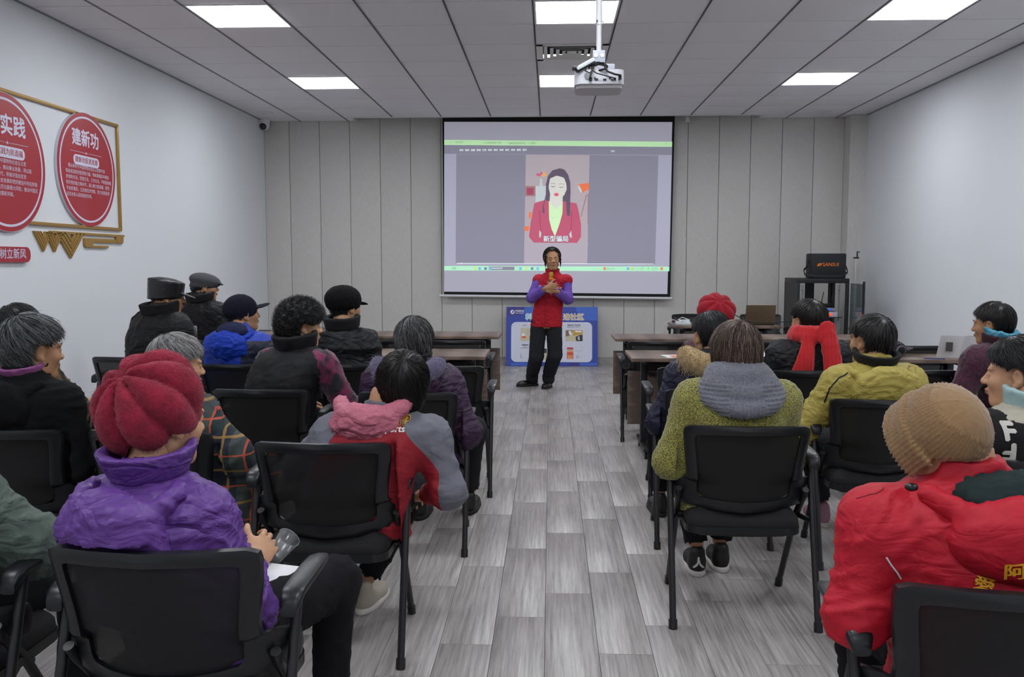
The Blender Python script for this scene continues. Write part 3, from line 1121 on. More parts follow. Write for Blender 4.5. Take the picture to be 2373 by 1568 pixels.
bp([(150, 110), (560, 110), (430, 300), (150, 300)], 1, 1)
bp([(560, 110), (1000, 110), (900, 280), (500, 240)], 1, 2)
bp([(1700, 110), (2190, 110), (2190, 420), (1790, 420)], 1, 2)
bp([(1560, 1380), (1800, 1380), (1790, 1440), (1540, 1440)], 1, 1)
bp([(1800, 1380), (2190, 1380), (2190, 1440), (1790, 1440)], 1, 2)
bp([(250, 1380), (700, 1380), (690, 1440), (230, 1440)], 1, 2)
wa, wbb = B(245, 450), B(2078, 1365)
bp(rounded(wbb[0] - wa[0], wa[1] - wbb[1], .07, 6, (wa[0] + wbb[0]) / 2, (wa[1] + wbb[1]) / 2), 2, 3, True)


def brect(x0, y0, x1, y1, layer, mi, r=.02):
    a, b = B(x0, y0), B(x1, y1)
    bp(rounded(b[0] - a[0], a[1] - b[1], r, 4, (a[0] + b[0]) / 2, (a[1] + b[1]) / 2), layer, mi, True)


brect(455, 580, 860, 885, 3, 5)
bp([(600, 620), (640, 610), (640, 740), (585, 720)], 4, 9)
bp([(470, 730), (540, 710), (560, 750), (490, 775)], 4, 13)
brect(480, 775, 580, 815, 4, 8, .012)
brect(950, 1050, 1050, 1300, 3, 6)
bp([(955, 1170), (1040, 1150), (1040, 1295), (955, 1300)], 4, 5)
brect(1180, 1050, 1355, 1250, 3, 4)
brect(1270, 1140, 1345, 1185, 4, 3, .006)
brect(1470, 630, 1868, 890, 3, 5)
bp([(1480, 640), (1640, 640), (1600, 760), (1480, 780)], 4, 11)
bp([(1540, 660), (1600, 650), (1620, 740), (1570, 760)], 5, 13)
bp([(1640, 640), (1860, 640), (1860, 720), (1650, 765)], 4, 4)
brect(1690, 650, 1840, 685, 5, 13, .006)
bp([(1700, 790), (1790, 745), (1862, 740), (1862, 885), (1720, 885)], 4, 6)
bp([(1745, 790), (1790, 765), (1800, 860), (1760, 865)], 5, 9)
brect(1508, 1028, 1648, 1290, 3, 7, .002)
brect(1512, 1070, 1644, 1110, 4, 3, .002)
brect(1500, 1100, 1658, 1140, 5, 10, .002)
for y0 in (1155, 1205, 1250): brect(1518, y0, 1636, y0 + 32, 4, 10 if y0 != 1155 else 8, .002)
brect(1700, 1005, 1858, 1115, 3, 9, .008)
brect(1706, 1009, 1852, 1105, 4, 3, .008)
brect(1775, 1115, 1783, 1190, 3, 9, .0005)
brect(1728, 1205, 1758, 1280, 3, 9, .012)
circb = lambda cx, cy, r, l, mi: bp([(cx + r * cos(a), cy + r * sin(a)) for a in np.linspace(2 * pi, 0, 19)[:-1]], l, mi)
circb(1820, 1243, 32, 3, 9)
circb(1820, 1243, 25, 4, 3)
bp([(445, 1160), (455, 1160), (510, 1270), (450, 1275)], 3, 9)
circb(270, 224, 48, 2, 13)
for k in range(4):
    bp([(240 + k * 14, 250 + k * -2), (248 + k * 14, 250), (285 + k * 6, 196), (277 + k * 6, 196)], 3, 0)
f.build('print', bl_, t, fix=True)


def btext(body, cx, cy, size, mi, **k):
    a = B(cx, cy)
    layer = k.pop('layer', 6)
    q = bo + upb * a[1] + np.array([a[0], 0, 0]) + nb * (.012 + .0008 * layer)
    text('print_text', body, size, bl_[mi], q, (1, 0, 0), upb, nb, t, **k)


btext('中国移动', 428, 205, .031, 13, bold=.0006)
btext('China Mobile', 428, 250, .022, 13, bold=.0004)
btext('科技服务', 880, 345, .098, 13, bold=.007, spacing=.98)
btext('科技服务', 880, 345, .098, 12, bold=.0005, layer=7, spacing=.98)
btext('进社区', 1655, 348, .098, 13, bold=.007, spacing=1.0)
btext('进社区', 1655, 348, .098, 4, bold=.001, layer=7, spacing=1.0)
btext('移动爱家', 540, 530, .016, 6)
btext('智慧社区 平安守护', 1668, 528, .022, 6, bold=.0006)
btext('看家护院好帮手，平安生活每一天', 1668, 573, .013, 6)
btext('智慧养老', 560, 975, .022, 6, bold=.0006)
btext('看家神器\n看护老人小孩，一键呼叫', 560, 1035, .012, 6)
btext('移动看家', 1572, 1092, .016, 6)
btext('人脸识别门锁', 1580, 1122, .012, 7)

# ------------------------------------------------------------------ desks
wood = M('brown_desk_laminate', '5e4e45', .42, tex='wave', col2='7a675c', scale=(1.2, 34, 34), lo=.2, hi=.8)
wood_e = M('desk_edge_brown', '4d3c34', .5)
bmet = M('black_powder_coat', '17171a', .42)
desk0 = None


def desk(x0, x1, y0, y1, lab, grp='brown training desks'):
    cx, cyy = (x0 + x1) / 2, (y0 + y1) / 2
    w_, d_ = x1 - x0, y1 - y0
    t = thing('training_desk', lab, 'desk', (cx, cyy, 0), 0, grp)
    MB().box((0, 0, .738), (w_, d_, .026), bev=.003).build('desk_top', wood, t)
    o = MB().box((0, d_ / 2 - .05, .38), (w_ - .04, .018, .42), bev=.003).build('modesty_panel', wood, t)
    for s in (-1, 1):
        MB().box((s * (w_ / 2 - .12), 0, .39), (.05, .07, .62), bev=.006).build('leg', bmet, t)
        f = MB().box((s * (w_ / 2 - .12), -.02, .075), (.055, d_ - .04, .03), bev=.008)
        f.build('foot', bmet, t)
        for q in (-1, 1):
            f = MB().tube([(s * (w_ / 2 - .12) - .012, q * (d_ / 2 - .07), .032), (s * (w_ / 2 - .12) + .012, q * (d_ / 2 - .07), .032)], .031, 14)
            f.build('caster', bmet, t)
        MB().box((s * (w_ / 2 - .12), 0, .712), (.05, d_ - .12, .025), bev=.004).build('bracket', bmet, t)
    MB().box((0, .06, .69), (w_ - .2, .04, .04)).build('crossbar', bmet, t)
    MB().box((0, -.02, .6), (w_ - .3, .22, .008)).build('shelf', bmet, t)
    return t


desk(1.345, 2.50, 9.72, 10.25, 'brown desk with the open laptop near the back wall')
desk(.592, 1.84, 8.08, 8.66, 'left desk of the second right hand row, bare top')
desk(1.846, 3.09, 8.08, 8.66, 'right desk of the second right hand row')
desk(.592, 1.84, 6.44, 7.05, 'desk with the orange leaflet at the right aisle')
desk(1.846, 3.09, 6.44, 7.05, 'desk under the open brochure and black cap')
desk(-1.72, -.475, 8.28, 8.88, 'left front row desk nearest the aisle')
desk(-2.97, -1.726, 8.28, 8.88, 'left front row desk beside the left wall')
desk(-1.72, -.478, 6.52, 7.10, 'left second row desk nearest the aisle')
desk(-2.97, -1.726, 6.52, 7.10, 'left second row desk behind the man in the black leather cap')

# ------------------------------------------------------------------ chairs
cf = M('black_chair_plastic', '15171a', .36, spec=.45)
mesh_mat = M('black_chair_mesh', '08080a', .75, alpha=.94, bump='voronoi', bscale=(350, 350, 350), bs=.2)
seat_mat = M('black_chair_fabric', '0e0e10', .85, bump='noise', bscale=(400, 400, 400), bs=.2)
outer = [(0, .812), (.12, .812), (.222, .808), (.243, .798), (.246, .78), (.241, .72), (.232, .66), (.227, .615), (.229, .588), (.238, .578), (.275, .574), (.288, .562), (.290, .52), (.284, .487), (.24, .468), (.13, .455), (0, .450)]
inner = [(0, .776), (.11, .776), (.188, .773), (.204, .768), (.2055, .755), (.199, .70), (.192, .65), (.188, .61), (.187, .585), (.186, .565), (.185, .545), (.184, .53), (.180, .516), (.172, .508), (.13, .502), (.07, .498), (0, .497)]


def yback(x, z):
    y = -.165 - .19 * (z - .45) - .10 * max(z - .62, 0) ** 2 * 3
    y += 1.15 * x * x * (.9 if z > .58 else 1.6) * (1 if abs(x) < .25 else 1.0)
    return y


def make_chair():
    t = bpy.data.objects.new('training_chair', None)
    COL.objects.link(t)
    O = outer + [(-a, b) for a, b in outer[-2:0:-1]]
    I_ = inner + [(-a, b) for a, b in inner[-2:0:-1]]
    n = len(O)
    th = .024
    f = MB()
    ring = []
    for layer in range(4):
        for i in range(n):
            (ox, oz), (ix, iz) = O[i], I_[i]
            if layer == 0: p = (ox, yback(ox, oz), oz)
            elif layer == 1:
                p = (ix, yback(ix, iz) - .004, iz)
            elif layer == 2: p = (ix, yback(ix, iz) + th * .6, iz)
            else: p = (ox, yback(ox, oz) + th, oz)
            ring.append(p)
    # mid layer to round the back of the frame
    mids = [((O[i][0] + I_[i][0]) / 2, 0, (O[i][1] + I_[i][1]) / 2) for i in range(n)]
    mids = [(a, yback(a, c) - .010, c) for a, _, c in mids]
    vs = ring + mids
    fs = []
    for i in range(n):
        j = (i + 1) % n
        M_ = 4 * n
        fs += [(i, j, M_ + j, M_ + i), (M_ + i, M_ + j, n + j, n + i), (n + i, n + j, 2 * n + j, 2 * n + i), (2 * n + i, 2 * n + j, 3 * n + j, 3 * n + i), (3 * n + i, 3 * n + j, j, i)]
    f.add(vs, fs, 0, True)
    f.build('back_frame', cf, t, fix=True)
    # mesh panel
    f = MB()
    K = 9
    vs, fs = [], []
    rowsz = np.linspace(.499, .777, 12)
    inz = [(b, a) for a, b in inner]
    zz_ = np.array([b for a, b in inner[2:-2]][::-1])
    xx_ = np.array([a for a, b in inner[2:-2]][::-1])
    for z in rowsz:
        hw = float(np.interp(z, zz_, xx_)) + .003
        for k in range(K):
            x_ = -hw + 2 * hw * k / (K - 1)
            vs.append((x_, yback(x_, z) + .008, z))
    for i in range(len(rowsz) - 1):
        for k in range(K - 1):
            a = i * K + k
            fs.append((a, a + 1, a + K + 1, a + K))
    f.add(vs, fs, 0, True)
    f.build('mesh_panel', mesh_mat, t)
    # seat
    s = MB()
    pts = rounded(.455, .44, .07, 6, 0, .045)
    s.prism(pts, (0, 0, .366), (1, 0, 0), (0, 1, 0), (0, 0, 1), .03)
    o = s.build('seat_pan', cf, t, fix=True)
    g = SDF((-.26, -.22, .34), (.26, .31, .47), .012)

    def fseat(x, y, z):
        qx = np.abs(x) - .165
        qy = np.abs(y - .045) - .155
        qz = np.abs(z - (.406 - .25 * (y - .05) ** 2 + .15 * x * x)) - .008
        return np.sqrt(np.maximum(qx, 0) ** 2 + np.maximum(qy, 0) ** 2) * .5 + np.sqrt(np.maximum(qx, 0) ** 2 + np.maximum(qy, 0) ** 2 + (np.maximum(qz, 0) * 2.2) ** 2) * .5 - .058
    g.op(fseat, (-.26, -.2, .36), (.26, .3, .45), 0)
    v, q = g.verts()
    quad_obj('seat', v, q, seat_mat, t)
    for sx in (-1, 1):
        l = MB().tube([(sx * .283, -.225, .02), (sx * .283, -.11, .38), (sx * .284, -.025, .645)], .0135, 12).build('leg', bmet, t)
        MB().tube([(sx * .283, -.231, 0), (sx * .283, -.220, .035)], .0175, 12).build('rubber_foot', black_pl, l)
        l = MB().tube([(sx * .245, .27, .02), (sx * .247, .02, .40), (sx * .25, -.075, .50), (sx * .252, -.10, .535)], .0135, 12).build('leg', bmet, t)
        MB().tube([(sx * .245, .277, 0), (sx * .245, .262, .035)], .0175, 12).build('rubber_foot', black_pl, l)
        MB().tube([(sx * .20, .0, .405), (sx * .245, .012, .405), (sx * .283, -.10, .405)], .011, 8).build('seat_bracket', bmet, t)
        # armrest
        f = MB()
        sec = []
        path = [(-.10, .632, .020, .014), (-.085, .652, .027, .016), (-.05, .664, .029, .012), (.0, .668, .030, .010), (.09, .672, .030, .010), (.16, .672, .027, .010), (.195, .668, .018, .008)]
        n_ = 10
        vs = []
        for (y, z, hw, hh) in path:
            for k in range(n_):
                a = 2 * pi * k / n_
                ca, sa = cos(a), sin(a)
                vs.append((sx * .284 + hw * np.sign(ca) * abs(ca) ** .5, y, z + hh * np.sign(sa) * abs(sa) ** .6))
        fs = [(i * n_ + k, i * n_ + (k + 1) % n_, (i + 1) * n_ + (k + 1) % n_, (i + 1) * n_ + k) for i in range(len(path) - 1) for k in range(n_)]
        fs += [tuple(range(n_)), tuple((len(path) - 1) * n_ + k for k in reversed(range(n_)))]
        f.add(vs, fs, 0, True)
        f.build('armrest', cf, t, fix=True)
    MB().tube([(-.246, .06, .375), (.246, .06, .375)], .010, 8).build('stretcher', bmet, t)
    return t


CHAIR = make_chair()
CH_USED = [False]
CH = 'black mesh back training chairs'


def chair(bx, by, rz, lab, seat=(0, .22)):
    r = radians(rz)
    o = CHAIR if not CH_USED[0] else copy_tree(CHAIR)
    CH_USED[0] = True
    ox, oy = bx + (-sin(r)) * .235, by + cos(r) * .235
    o.location = (ox, oy, 0)
    o.rotation_euler = (0, 0, r)
    tag(o, lab, 'chair', CH)
    return (ox, oy, rz)


C15 = chair(.775, 3.44, -1, 'black mesh chair under the yellow-green knit sweater, right of the aisle')
C17 = chair(1.56, 4.14, -3, 'black mesh chair holding the person in the mustard jacket')
C20 = chair(.940, 1.705, -2, 'black mesh chair behind the red jacket, lower right corner')
C1 = chair(-.897, 1.875, -1, 'largest black mesh chair under the purple hooded jacket')
C3 = chair(-.812, 3.05, 0, 'black mesh chair behind the red and grey fleece')
C4 = chair(-1.53, 3.23, -4, 'black chair holding the person in the plaid jacket')
C5 = chair(-2.12, 3.24, 0, 'black mesh chair at the left photo edge behind the black hooded coat')
C7 = chair(-2.85, 5.80, -3, 'black mesh chair of the man in the black leather cap')
chair(-2.17, 4.62, 2, 'empty black chair behind the leather capped man, at the left')
C6 = chair(-2.82, 4.60, 0, 'black chair of the person in the brown floral jacket')
C9 = chair(-1.96, 5.42, 0, 'black chair under the bright blue hooded jacket')
C10 = chair(-1.46, 4.34, 0, 'black chair of the curly haired person in the floral vest')
C11 = chair(-1.24, 5.45, 0, 'black chair under the black quilted puffer jacket')
C12 = chair(-.70, 4.27, 0, 'black chair of the person in the plum coat with fur hood')
chair(-.65, 5.38, 0, 'empty black chair at the left aisle beside the plum fur hooded coat')
chair(-.77, 7.15, 0, 'empty black chair between the two left desks nearest the aisle')
chair(-1.42, 7.2, 0, 'empty black chair between the left desks behind the black puffer jacket')
C8 = chair(-2.86, 7.1, 0, 'black chair of the man in the grey flat cap')
C13 = chair(.83, 4.43, 0, 'black chair of the person with the tan fur hood')
C14 = chair(.90, 5.36, 0, 'black chair of the person in the distant red beret, behind the leaflet desk')
chair(.87, 7.12, 0, 'empty black chair between the two right desk rows at the aisle')
chair(1.55, 7.14, 0, 'empty black chair between the right desk rows behind the red scarf')
C16 = chair(1.51, 5.25, 0, 'black chair under the red scarf')
chair(2.17, 5.28, 3, 'empty black chair behind the mustard jacket and the brochure')
chair(2.80, 6.85, 0, 'empty black chair beyond the open brochure near the right wall')
C18 = chair(2.74, 5.05, 6, 'black chair of the person in the maroon knit at the right')
C19 = chair(1.68, 2.86, 3, 'black chair behind the black and white patterned vest')
C2 = chair(-1.64, 1.98, 0, 'black chair with the sage green sleeve on its armrest, lower left corner')
chair(1.72, 10.95, 180, 'black chair behind the laptop desk facing the room')
chair(2.55, 11.0, 180, 'second black chair beyond the laptop desk near the rack')

# ================================================================== people
def skin(name, c): return M('skin_' + name, c, .5, tex='noise', col2=tuple(min(1, v * 1.06) for v in [int(c[i:i + 2], 16) / 255 for i in (0, 2, 4)]), scale=(25, 25, 25), bump='noise', bscale=(220, 220, 220), bs=.12, spec=.35)


SK = skin('tan', 'a87d5e')
SK2 = skin('light', 'b98d6e')
EYEW = M('eye_white', 'd8d2cc', .25)
EYEB = M('eye_dark', '120c0a', .15)
LIPM = M('lip_skin', '8a4c48', .45)
BROW = M('brow_hair', '1a1614', .8)


def head_template():
    g = SDF((-.105, -.13, -.20), (.105, .13, .13), .0048)
    g.ell((0, -.012, .03), (.074, .092, .083), .01)
    g.ell((0, .028, -.035), (.059, .062, .078), .03)
    g.ell((0, .064, -.092), (.022, .020, .018), .03)
    for s in (-1, 1):
        g.ell((s * .036, .062, -.024), (.02, .02, .02), .02)           # cheek
        g.cone((s * .052, -.005, -.06), (s * .02, .06, -.095), .014, .014, .02)   # jaw
        g.ell((s * .030, .078, .021), (.022, .010, .008), .012)          # brow ridge
        g.ell((s * .031, .096, .003), (.017, .016, .010), .008, 'sub')
        g.ell((s * .031, .078, .003), (.0125, .0125, .0115), .004)
        g.ell((s * .0115, .097, -.028), (.008, .009, .007), .006)
        # ear
        R = Rm(-s * 20, -12, s * 8)
        g.ell((s * .079, -.008, -.004), (.007, .0185, .031), .005, R=R)
        g.ell((s * .086, -.004, .0), (.006, .010, .018), .004, 'sub', R=R)
        g.ell((s * .079, .002, -.030), (.006, .009, .010), .006)
    g.cone((0, .083, .008), (0, .103, -.024), .0065, .0105, .012)
    g.ell((0, .085, -.052), (.023, .012, .0065), .006)
    g.ell((0, .084, -.063), (.020, .012, .0065), .006)
    g.cone((-.022, .098, -.0575), (.022, .098, -.0575), .0014, .0014, .003, 'sub')
    g.cone((0, -.02, -.05), (0, -.045, -.19), .052, .056, .03)
    return g.verts()


HEAD_V, HEAD_F = head_template()


def hand_template(curl=.5, thumb=.4, vox=.0042):
    """left hand, wrist at the origin, fingers along +y, palm towards -z, thumb on +x"""
    g = SDF((-.06, -.04, -.13), (.09, .20, .05), vox)
    g.cone((0, -.02, 0), (0, .02, 0), .024, .024, .02)
    g.ell((0, .052, -.002), (.040, .048, .0145), .02)
    g.cone((.022, .02, -.006), (.04, .055, -.012), .016, .013, .015)
    ends = []
    for i, (x, L, r) in enumerate(((.028, .070, .0085), (.0095, .078, .0088), (-.010, .072, .0084), (-.028, .056, .0075))):
        p = np.array([x, .088 - abs(i - 1) * .004, -.001])
        a = radians(-12 - curl * 28)
        segs = (.45, .31, .24)
        rr = r
        g.ell(p, (r * 1.15, r * 1.2, r * 1.1), .006)
        for k, sg in enumerate(segs):
            d = np.array([-.04 * (i - 1.5), cos(a), sin(a)])
            q = p + d * L * sg
            g.cone(p, q, rr, rr * .9, .003)
            p = q
            rr *= .9
            a -= radians(10 + curl * 48)
    p = np.array([.04, .052, -.012])
    d = np.array([.75, .62, -.2 - thumb * .3])
    d /= np.linalg.norm(d)
    q = p + d * .034
    g.cone(p, q, .0115, .010, .006)
    d = np.array([.35, .85, -.3 - thumb * .4])
    d /= np.linalg.norm(d)
    g.cone(q, q + d * .028, .010, .0082, .004)
    return g.verts()


HANDS = {.5: hand_template(.5), .95: hand_template(.95, .8)}


def place_hand(curl, side, pos, fwd, palm):
    """side +1 = left hand; fwd: fingers direction, palm: direction the palm faces (all in the person's frame)"""
    v, f = HANDS[curl]
    y = np.array(fwd, float)
    y /= np.linalg.norm(y)
    z = -np.array(palm, float)
    z -= y * (z @ y)
    z /= np.linalg.norm(z)
    x = np.cross(y, z)
    vv = v.copy()
    if side < 0:
        vv[:, 0] *= -1
        f = f[:, ::-1]
    return vv @ np.stack([x, y, z]) + np.array(pos), f


def concat(parts):
    vs, fs, k = [], [], 0
    for v, f in parts:
        vs.append(v)
        fs.append(f + k)
        k += len(v)
    return np.concatenate(vs), np.concatenate(fs)


HC0 = np.array([0, -.012, .03])


def hair_r(th, low):
    return np.array([.076 + th, .094 + th, .085 + th]), low


def hair_shape(g, th, low, k=.01):
    rx, ry, rz = .076 + th, .094 + th, .085 + th

    def f(x, y, z):
        X, Y, Z = x - HC0[0], y - HC0[1], z - HC0[2]
        rr = np.where(Z < 0, low, rz)
        k0 = np.sqrt((X / rx) ** 2 + (Y / ry) ** 2 + (Z / rr) ** 2)
        k1 = np.sqrt((X / rx ** 2) ** 2 + (Y / ry ** 2) ** 2 + (Z / rr ** 2) ** 2) + 1e-6
        return k0 * (k0 - 1) / k1
    g.op(f, (-rx, -ry - .02, -low), (rx, ry, rz + .04), k)


STY_ = None


def hair_region(style):
    nape, ears, line = style['nape'], style['ears'], style.get('line', .062)

    def f(p):
        x, y, z = p[..., 0], p[..., 1], p[..., 2]
        ok = z > nape + .35 * np.maximum(y + .02, 0)
        ok &= ~((y > .028) & (z < line - .6 * (np.abs(x) - .03).clip(0)))
        if ears:
            ok &= ~((((y - .0) / .034) ** 2 + ((z + .012) / .042) ** 2 < 1) & (np.abs(x) > .05))
        return ok
    return f


STY = {'short': dict(nape=-.07, ears=True, low=.115, th=.014), 'man': dict(nape=-.062, ears=True, low=.11, th=.009),
       'bob': dict(nape=-.105, ears=False, low=.20, th=.020), 'mid': dict(nape=-.09, ears=True, low=.17, th=.018), 'pulled': dict(nape=-.06, ears=True, low=.11, th=.013, line=.092), 'curly': dict(nape=-.075, ears=True, low=.15, th=.035)}


def build_hair(parent, R, hc, style, dark, light, n=1400, crown=(0, -.45, .9), lo=.35, hi=.65, seed=0, messy=.003, rad=.0011, name='hair', label=None, hatz=None, part=None, scale=1.0, bald=None):
    st = dict(STY[style])
    th, low = st['th'], st['low']
    reg0 = hair_region(st)
    reg = reg0
    if hatz is not None: reg = lambda p: reg0(p) & (p[..., 2] < hatz + .25 * p[..., 1])
    mt = M('hair_%s_%s' % (dark, light), dark, .42, tex='tone', col2=light, lo=lo, hi=hi, spec=.45)
    g = SDF((-.14, -.16, -.16), (.14, .14, .17), .006)
    hair_shape(g, th, low)

    def cutf(x, y, z):
        X, Y, Z = np.broadcast_arrays(x, y, z)
        a = st['nape'] + .35 * np.maximum(Y + .02, 0) - Z
        ln = st.get('line', .062) - .6 * np.maximum(np.abs(X) - .03, 0)
        b = np.minimum((Y - .028), (ln - Z))
        o = np.maximum(a, b)
        if st['ears']:
            e = -(np.sqrt((Y / .034) ** 2 + ((Z + .012) / .042) ** 2) - 1) * .034
            e = np.minimum(e, np.abs(X) - .05)
            o = np.maximum(o, e)
        if hatz is not None: o = np.maximum(o, Z - hatz - .25 * Y)
        return o
    g.cut(cutf)
    v, f = g.verts()
    if style == 'curly': v = v + normals(v, f) * (.009 * vnoise(v * 55, seed) + .006 * vnoise(v * 110, seed + 1))[:, None]
    tone = np.clip(.45 + .35 * vnoise(v * np.array([60, 60, 12]), seed), 0, 1) * .5
    vs_l, fs_l, tn_l = [v], [f], [tone]
    k = len(v)
    rg = np.random.default_rng(seed)
    cd = np.array(crown, float)
    cd /= np.linalg.norm(cd)
    e1 = np.cross(cd, [1, 0, 0])
    e1 /= np.linalg.norm(e1)
    e2 = np.cross(cd, e1)
    phi = rg.uniform(0, 2 * pi, n)
    th0 = np.sqrt(rg.uniform(0, 1, n)) * 1.9 + .02
    dth = rg.uniform(.5, 1.3, n)
    swirl = rg.normal(.25, .12, n)
    S_ = 22
    s = np.linspace(0, 1, S_)[None, :]
    tt = th0[:, None] + dth[:, None] * s
    ph = phi[:, None] + swirl[:, None] * s
    d = cd[None, None, :] * np.cos(tt)[..., None] + (e1[None, None, :] * np.cos(ph)[..., None] + e2[None, None, :] * np.sin(ph)[..., None]) * np.sin(tt)[..., None]
    rz = np.where(d[..., 2] < 0, low, .085 + th)
    rr = 1 / np.sqrt((d[..., 0] / (.076 + th)) ** 2 + (d[..., 1] / (.094 + th)) ** 2 + (d[..., 2] / rz) ** 2)
    off = rg.uniform(.0, .004, n)[:, None]
    ofs = off + .0015
    p = HC0 + d * (rr + ofs)[..., None]
    if style == 'curly':
        ln = rg.uniform(.010, .03, n)
        a0 = rg.uniform(0, 2 * pi, n)
        base = p[:, 0]
        nd = d[:, 0]
        u = np.cross(nd, [.3, .5, .8])
        u /= np.linalg.norm(u, axis=1, keepdims=True)
        w_ = np.cross(nd, u)
        m_ = np.linspace(0, 1, 7)[None, :]
        an = a0[:, None] + m_ * 7.0
        cr = .0085
        q = base[:, None, :] + nd[:, None, :] * (ln[:, None] * m_)[..., None] - nd[:, None, :] * .012 + (u[:, None, :] * np.cos(an)[..., None] + w_[:, None, :] * np.sin(an)[..., None]) * cr
        okm = reg(base)
        q = q[okm]
    else:
        okm = reg(p)
        okc = np.cumprod(okm, axis=1).astype(bool)
        cnt = okc.sum(1)
        keep = cnt > 5
        p, cnt, n2 = p[keep], cnt[keep], keep.sum()
        K = 7
        ii = (np.linspace(0, 1, K)[None, :] * (cnt[:, None] - 1))
        i0 = np.floor(ii).astype(int)
        i1 = np.minimum(i0 + 1, S_ - 1)
        fr = (ii - i0)[..., None]
        rows_ = np.arange(len(p))[:, None]
        q = p[rows_, i0] * (1 - fr) + p[rows_, i1] * fr
        mm = rg.normal(0, messy, (len(q), 1, 3)) * (np.linspace(0, 1, K)[None, :, None] ** 1.5)
        q = q + mm
    vs, fq, N_, S2 = strands(q, None, rg.uniform(.7, 1.5, len(q)) * rad)
    tn = np.repeat(np.clip(rg.normal(.5, .28, len(q)), 0, 1), S2 * 3)
    if bald is not None:
        rp = q[:, 0]
    vs_l.append(vs)
    fs_l.append(fq + k)
    tn_l.append(tn)
    V = np.concatenate(vs_l) * scale * 1.03
    Fq = np.concatenate(fs_l)
    o = quad_obj(name, V @ R.T + hc, Fq, mt, parent, tone=np.concatenate(tn_l))
    if label: o['label'] = label
    return o


def frame_R(yaw): return Rm(yaw)


def axis_R(d):
    d = Vector([float(q) for q in d]).normalized()
    return np.array(Vector((0, 0, 1)).rotation_difference(d).to_matrix())


class Body:
    """a seated or standing figure; all numbers in metres, in axes parallel to the room's, from a root on the floor"""

    def __init__(s, hip, yaw, hc, zh=.46, w=.20, dd=.145, hunch=.03, tw=0.0, neck=(0, -.05, -.098)):
        w, dd = (w * .80, dd * .92) if zh < .6 else (w, dd)
        s.chair = None
        s.hip = np.array([hip[0], hip[1], 0.0])
        s.yaw, s.tw, s.zh, s.w, s.dd, s.hunch = yaw, tw, zh, w, dd, hunch
        s.hc = np.array(hc) - s.hip
        s.Rb = frame_R(yaw + tw)
        s.nb = s.hc + s.Rb @ np.array(neck)
        s.nb[2] = s.hc[2] + neck[2]

    def L(s, p): return s.Rb @ np.array(p, float)              # vector of the shoulder frame

    def torso(s, scale=1.0, z0=None, top=1.10, add=0.0, waist=1.0):
        kn = np.array([-.4, -.15, 0, .2, .45, .7, .86, .93, .98, 1.03, 1.08, 1.2])
        aa = np.array([1.02, 1.05, 1.05, .99, .96, .98, .97, .84, .64, .42, .34, .31]) * s.w
        bb = np.array([1.0, 1.02, 1.03, .98, .96, .95, .90, .80, .62, .46, .42, .42]) * s.dd
        aa[3:5] *= waist
        zs = s.nb[2] - .005

        def f(x, y, z):
            t = (z - s.zh) / (zs - s.zh)
            tc = np.clip(t, 0, 1.15)
            a = np.interp(t, kn, aa * scale) + add
            b = np.interp(t, kn, bb * scale) + add
            sx = s.nb[0] * tc ** 1.15
            sy = s.nb[1] * tc ** 1.15
            an = np.radians(s.yaw + s.tw * np.clip(t, 0, 1))
            c_, s_ = np.cos(an), np.sin(an)
            X0, Y0 = x - sx, y - sy
            X = X0 * c_ + Y0 * s_
            Y = -X0 * s_ + Y0 * c_ + s.hunch * np.sin(np.pi * np.clip(t, 0, 1) ** 1.3)
            e = (np.abs(X / a) ** 2.4 + np.abs(Y / b) ** 2.4) ** (1 / 2.4)
            d = (e - 1) * np.minimum(a, b) * .9
            zt = zs + (zs - s.zh) * (top - 1)
            return np.maximum(d, np.maximum((z0 if z0 is not None else s.zh - .045) - z, z - zt))
        m_ = max(s.w, s.dd) * 1.15 + add
        lo = np.minimum([0, 0, 0], s.nb) - [m_, m_ + .05, 0]
        hi = np.maximum([0, 0, 0], s.nb) + [m_, m_, 0]
        lo[2] = (z0 if z0 is not None else s.zh - .045) - .02
        hi[2] = zs + .14
        return f, lo, hi

    def joints(s, el=None, wr=None, sh=(.0, .0)):
        """el, wr: per side offsets in the shoulder frame (right side = +x)"""
        out = {}
        for sd, key in ((-1, 'l'), (1, 'r')):
            S_ = s.nb + s.L((sd * (s.w - .025), .0, -.100 - (sh[0] if sd < 0 else sh[1])))
            e = (el or {}).get(key, (.075, .02, -.255))
            E_ = S_ + s.L((sd * e[0], e[1], e[2]))
            q = (wr or {}).get(key, (-.07, .23, .0))
            W_ = E_ + s.L((sd * q[0], q[1], q[2]))
            out[key] = (S_, E_, W_)
        return out


def bounds(*pts, m_=.1):
    a = np.array(pts)
    return a.min(0) - m_, a.max(0) + m_


SHOES = None


def shoe_template():
    g = SDF((-.07, -.1, -.01), (.07, .22, .13), .007)
    g.ell((0, .10, .03), (.045, .10, .042), .03)
    g.ell((0, -.02, .045), (.038, .055, .055), .04)
    g.cone((0, -.03, .06), (0, -.03, .10), .036, .036, .02)
    g.cut(lambda x, y, z: .012 - z + 0 * x + 0 * y)
    v, f = g.verts()
    g2 = SDF((-.07, -.1, -.01), (.07, .22, .05), .006)

    def sole(x, y, z):
        return np.maximum(np.sqrt((x / (.047 - .1 * np.maximum(-y, 0))) ** 2 + ((y - .06) / .145) ** 4) * .047 - .047, np.abs(z - .012) - .012)
    g2.op(sole, (-.06, -.1, 0), (.06, .21, .03), 0)
    return (v, f), g2.verts()


SHOES = shoe_template()


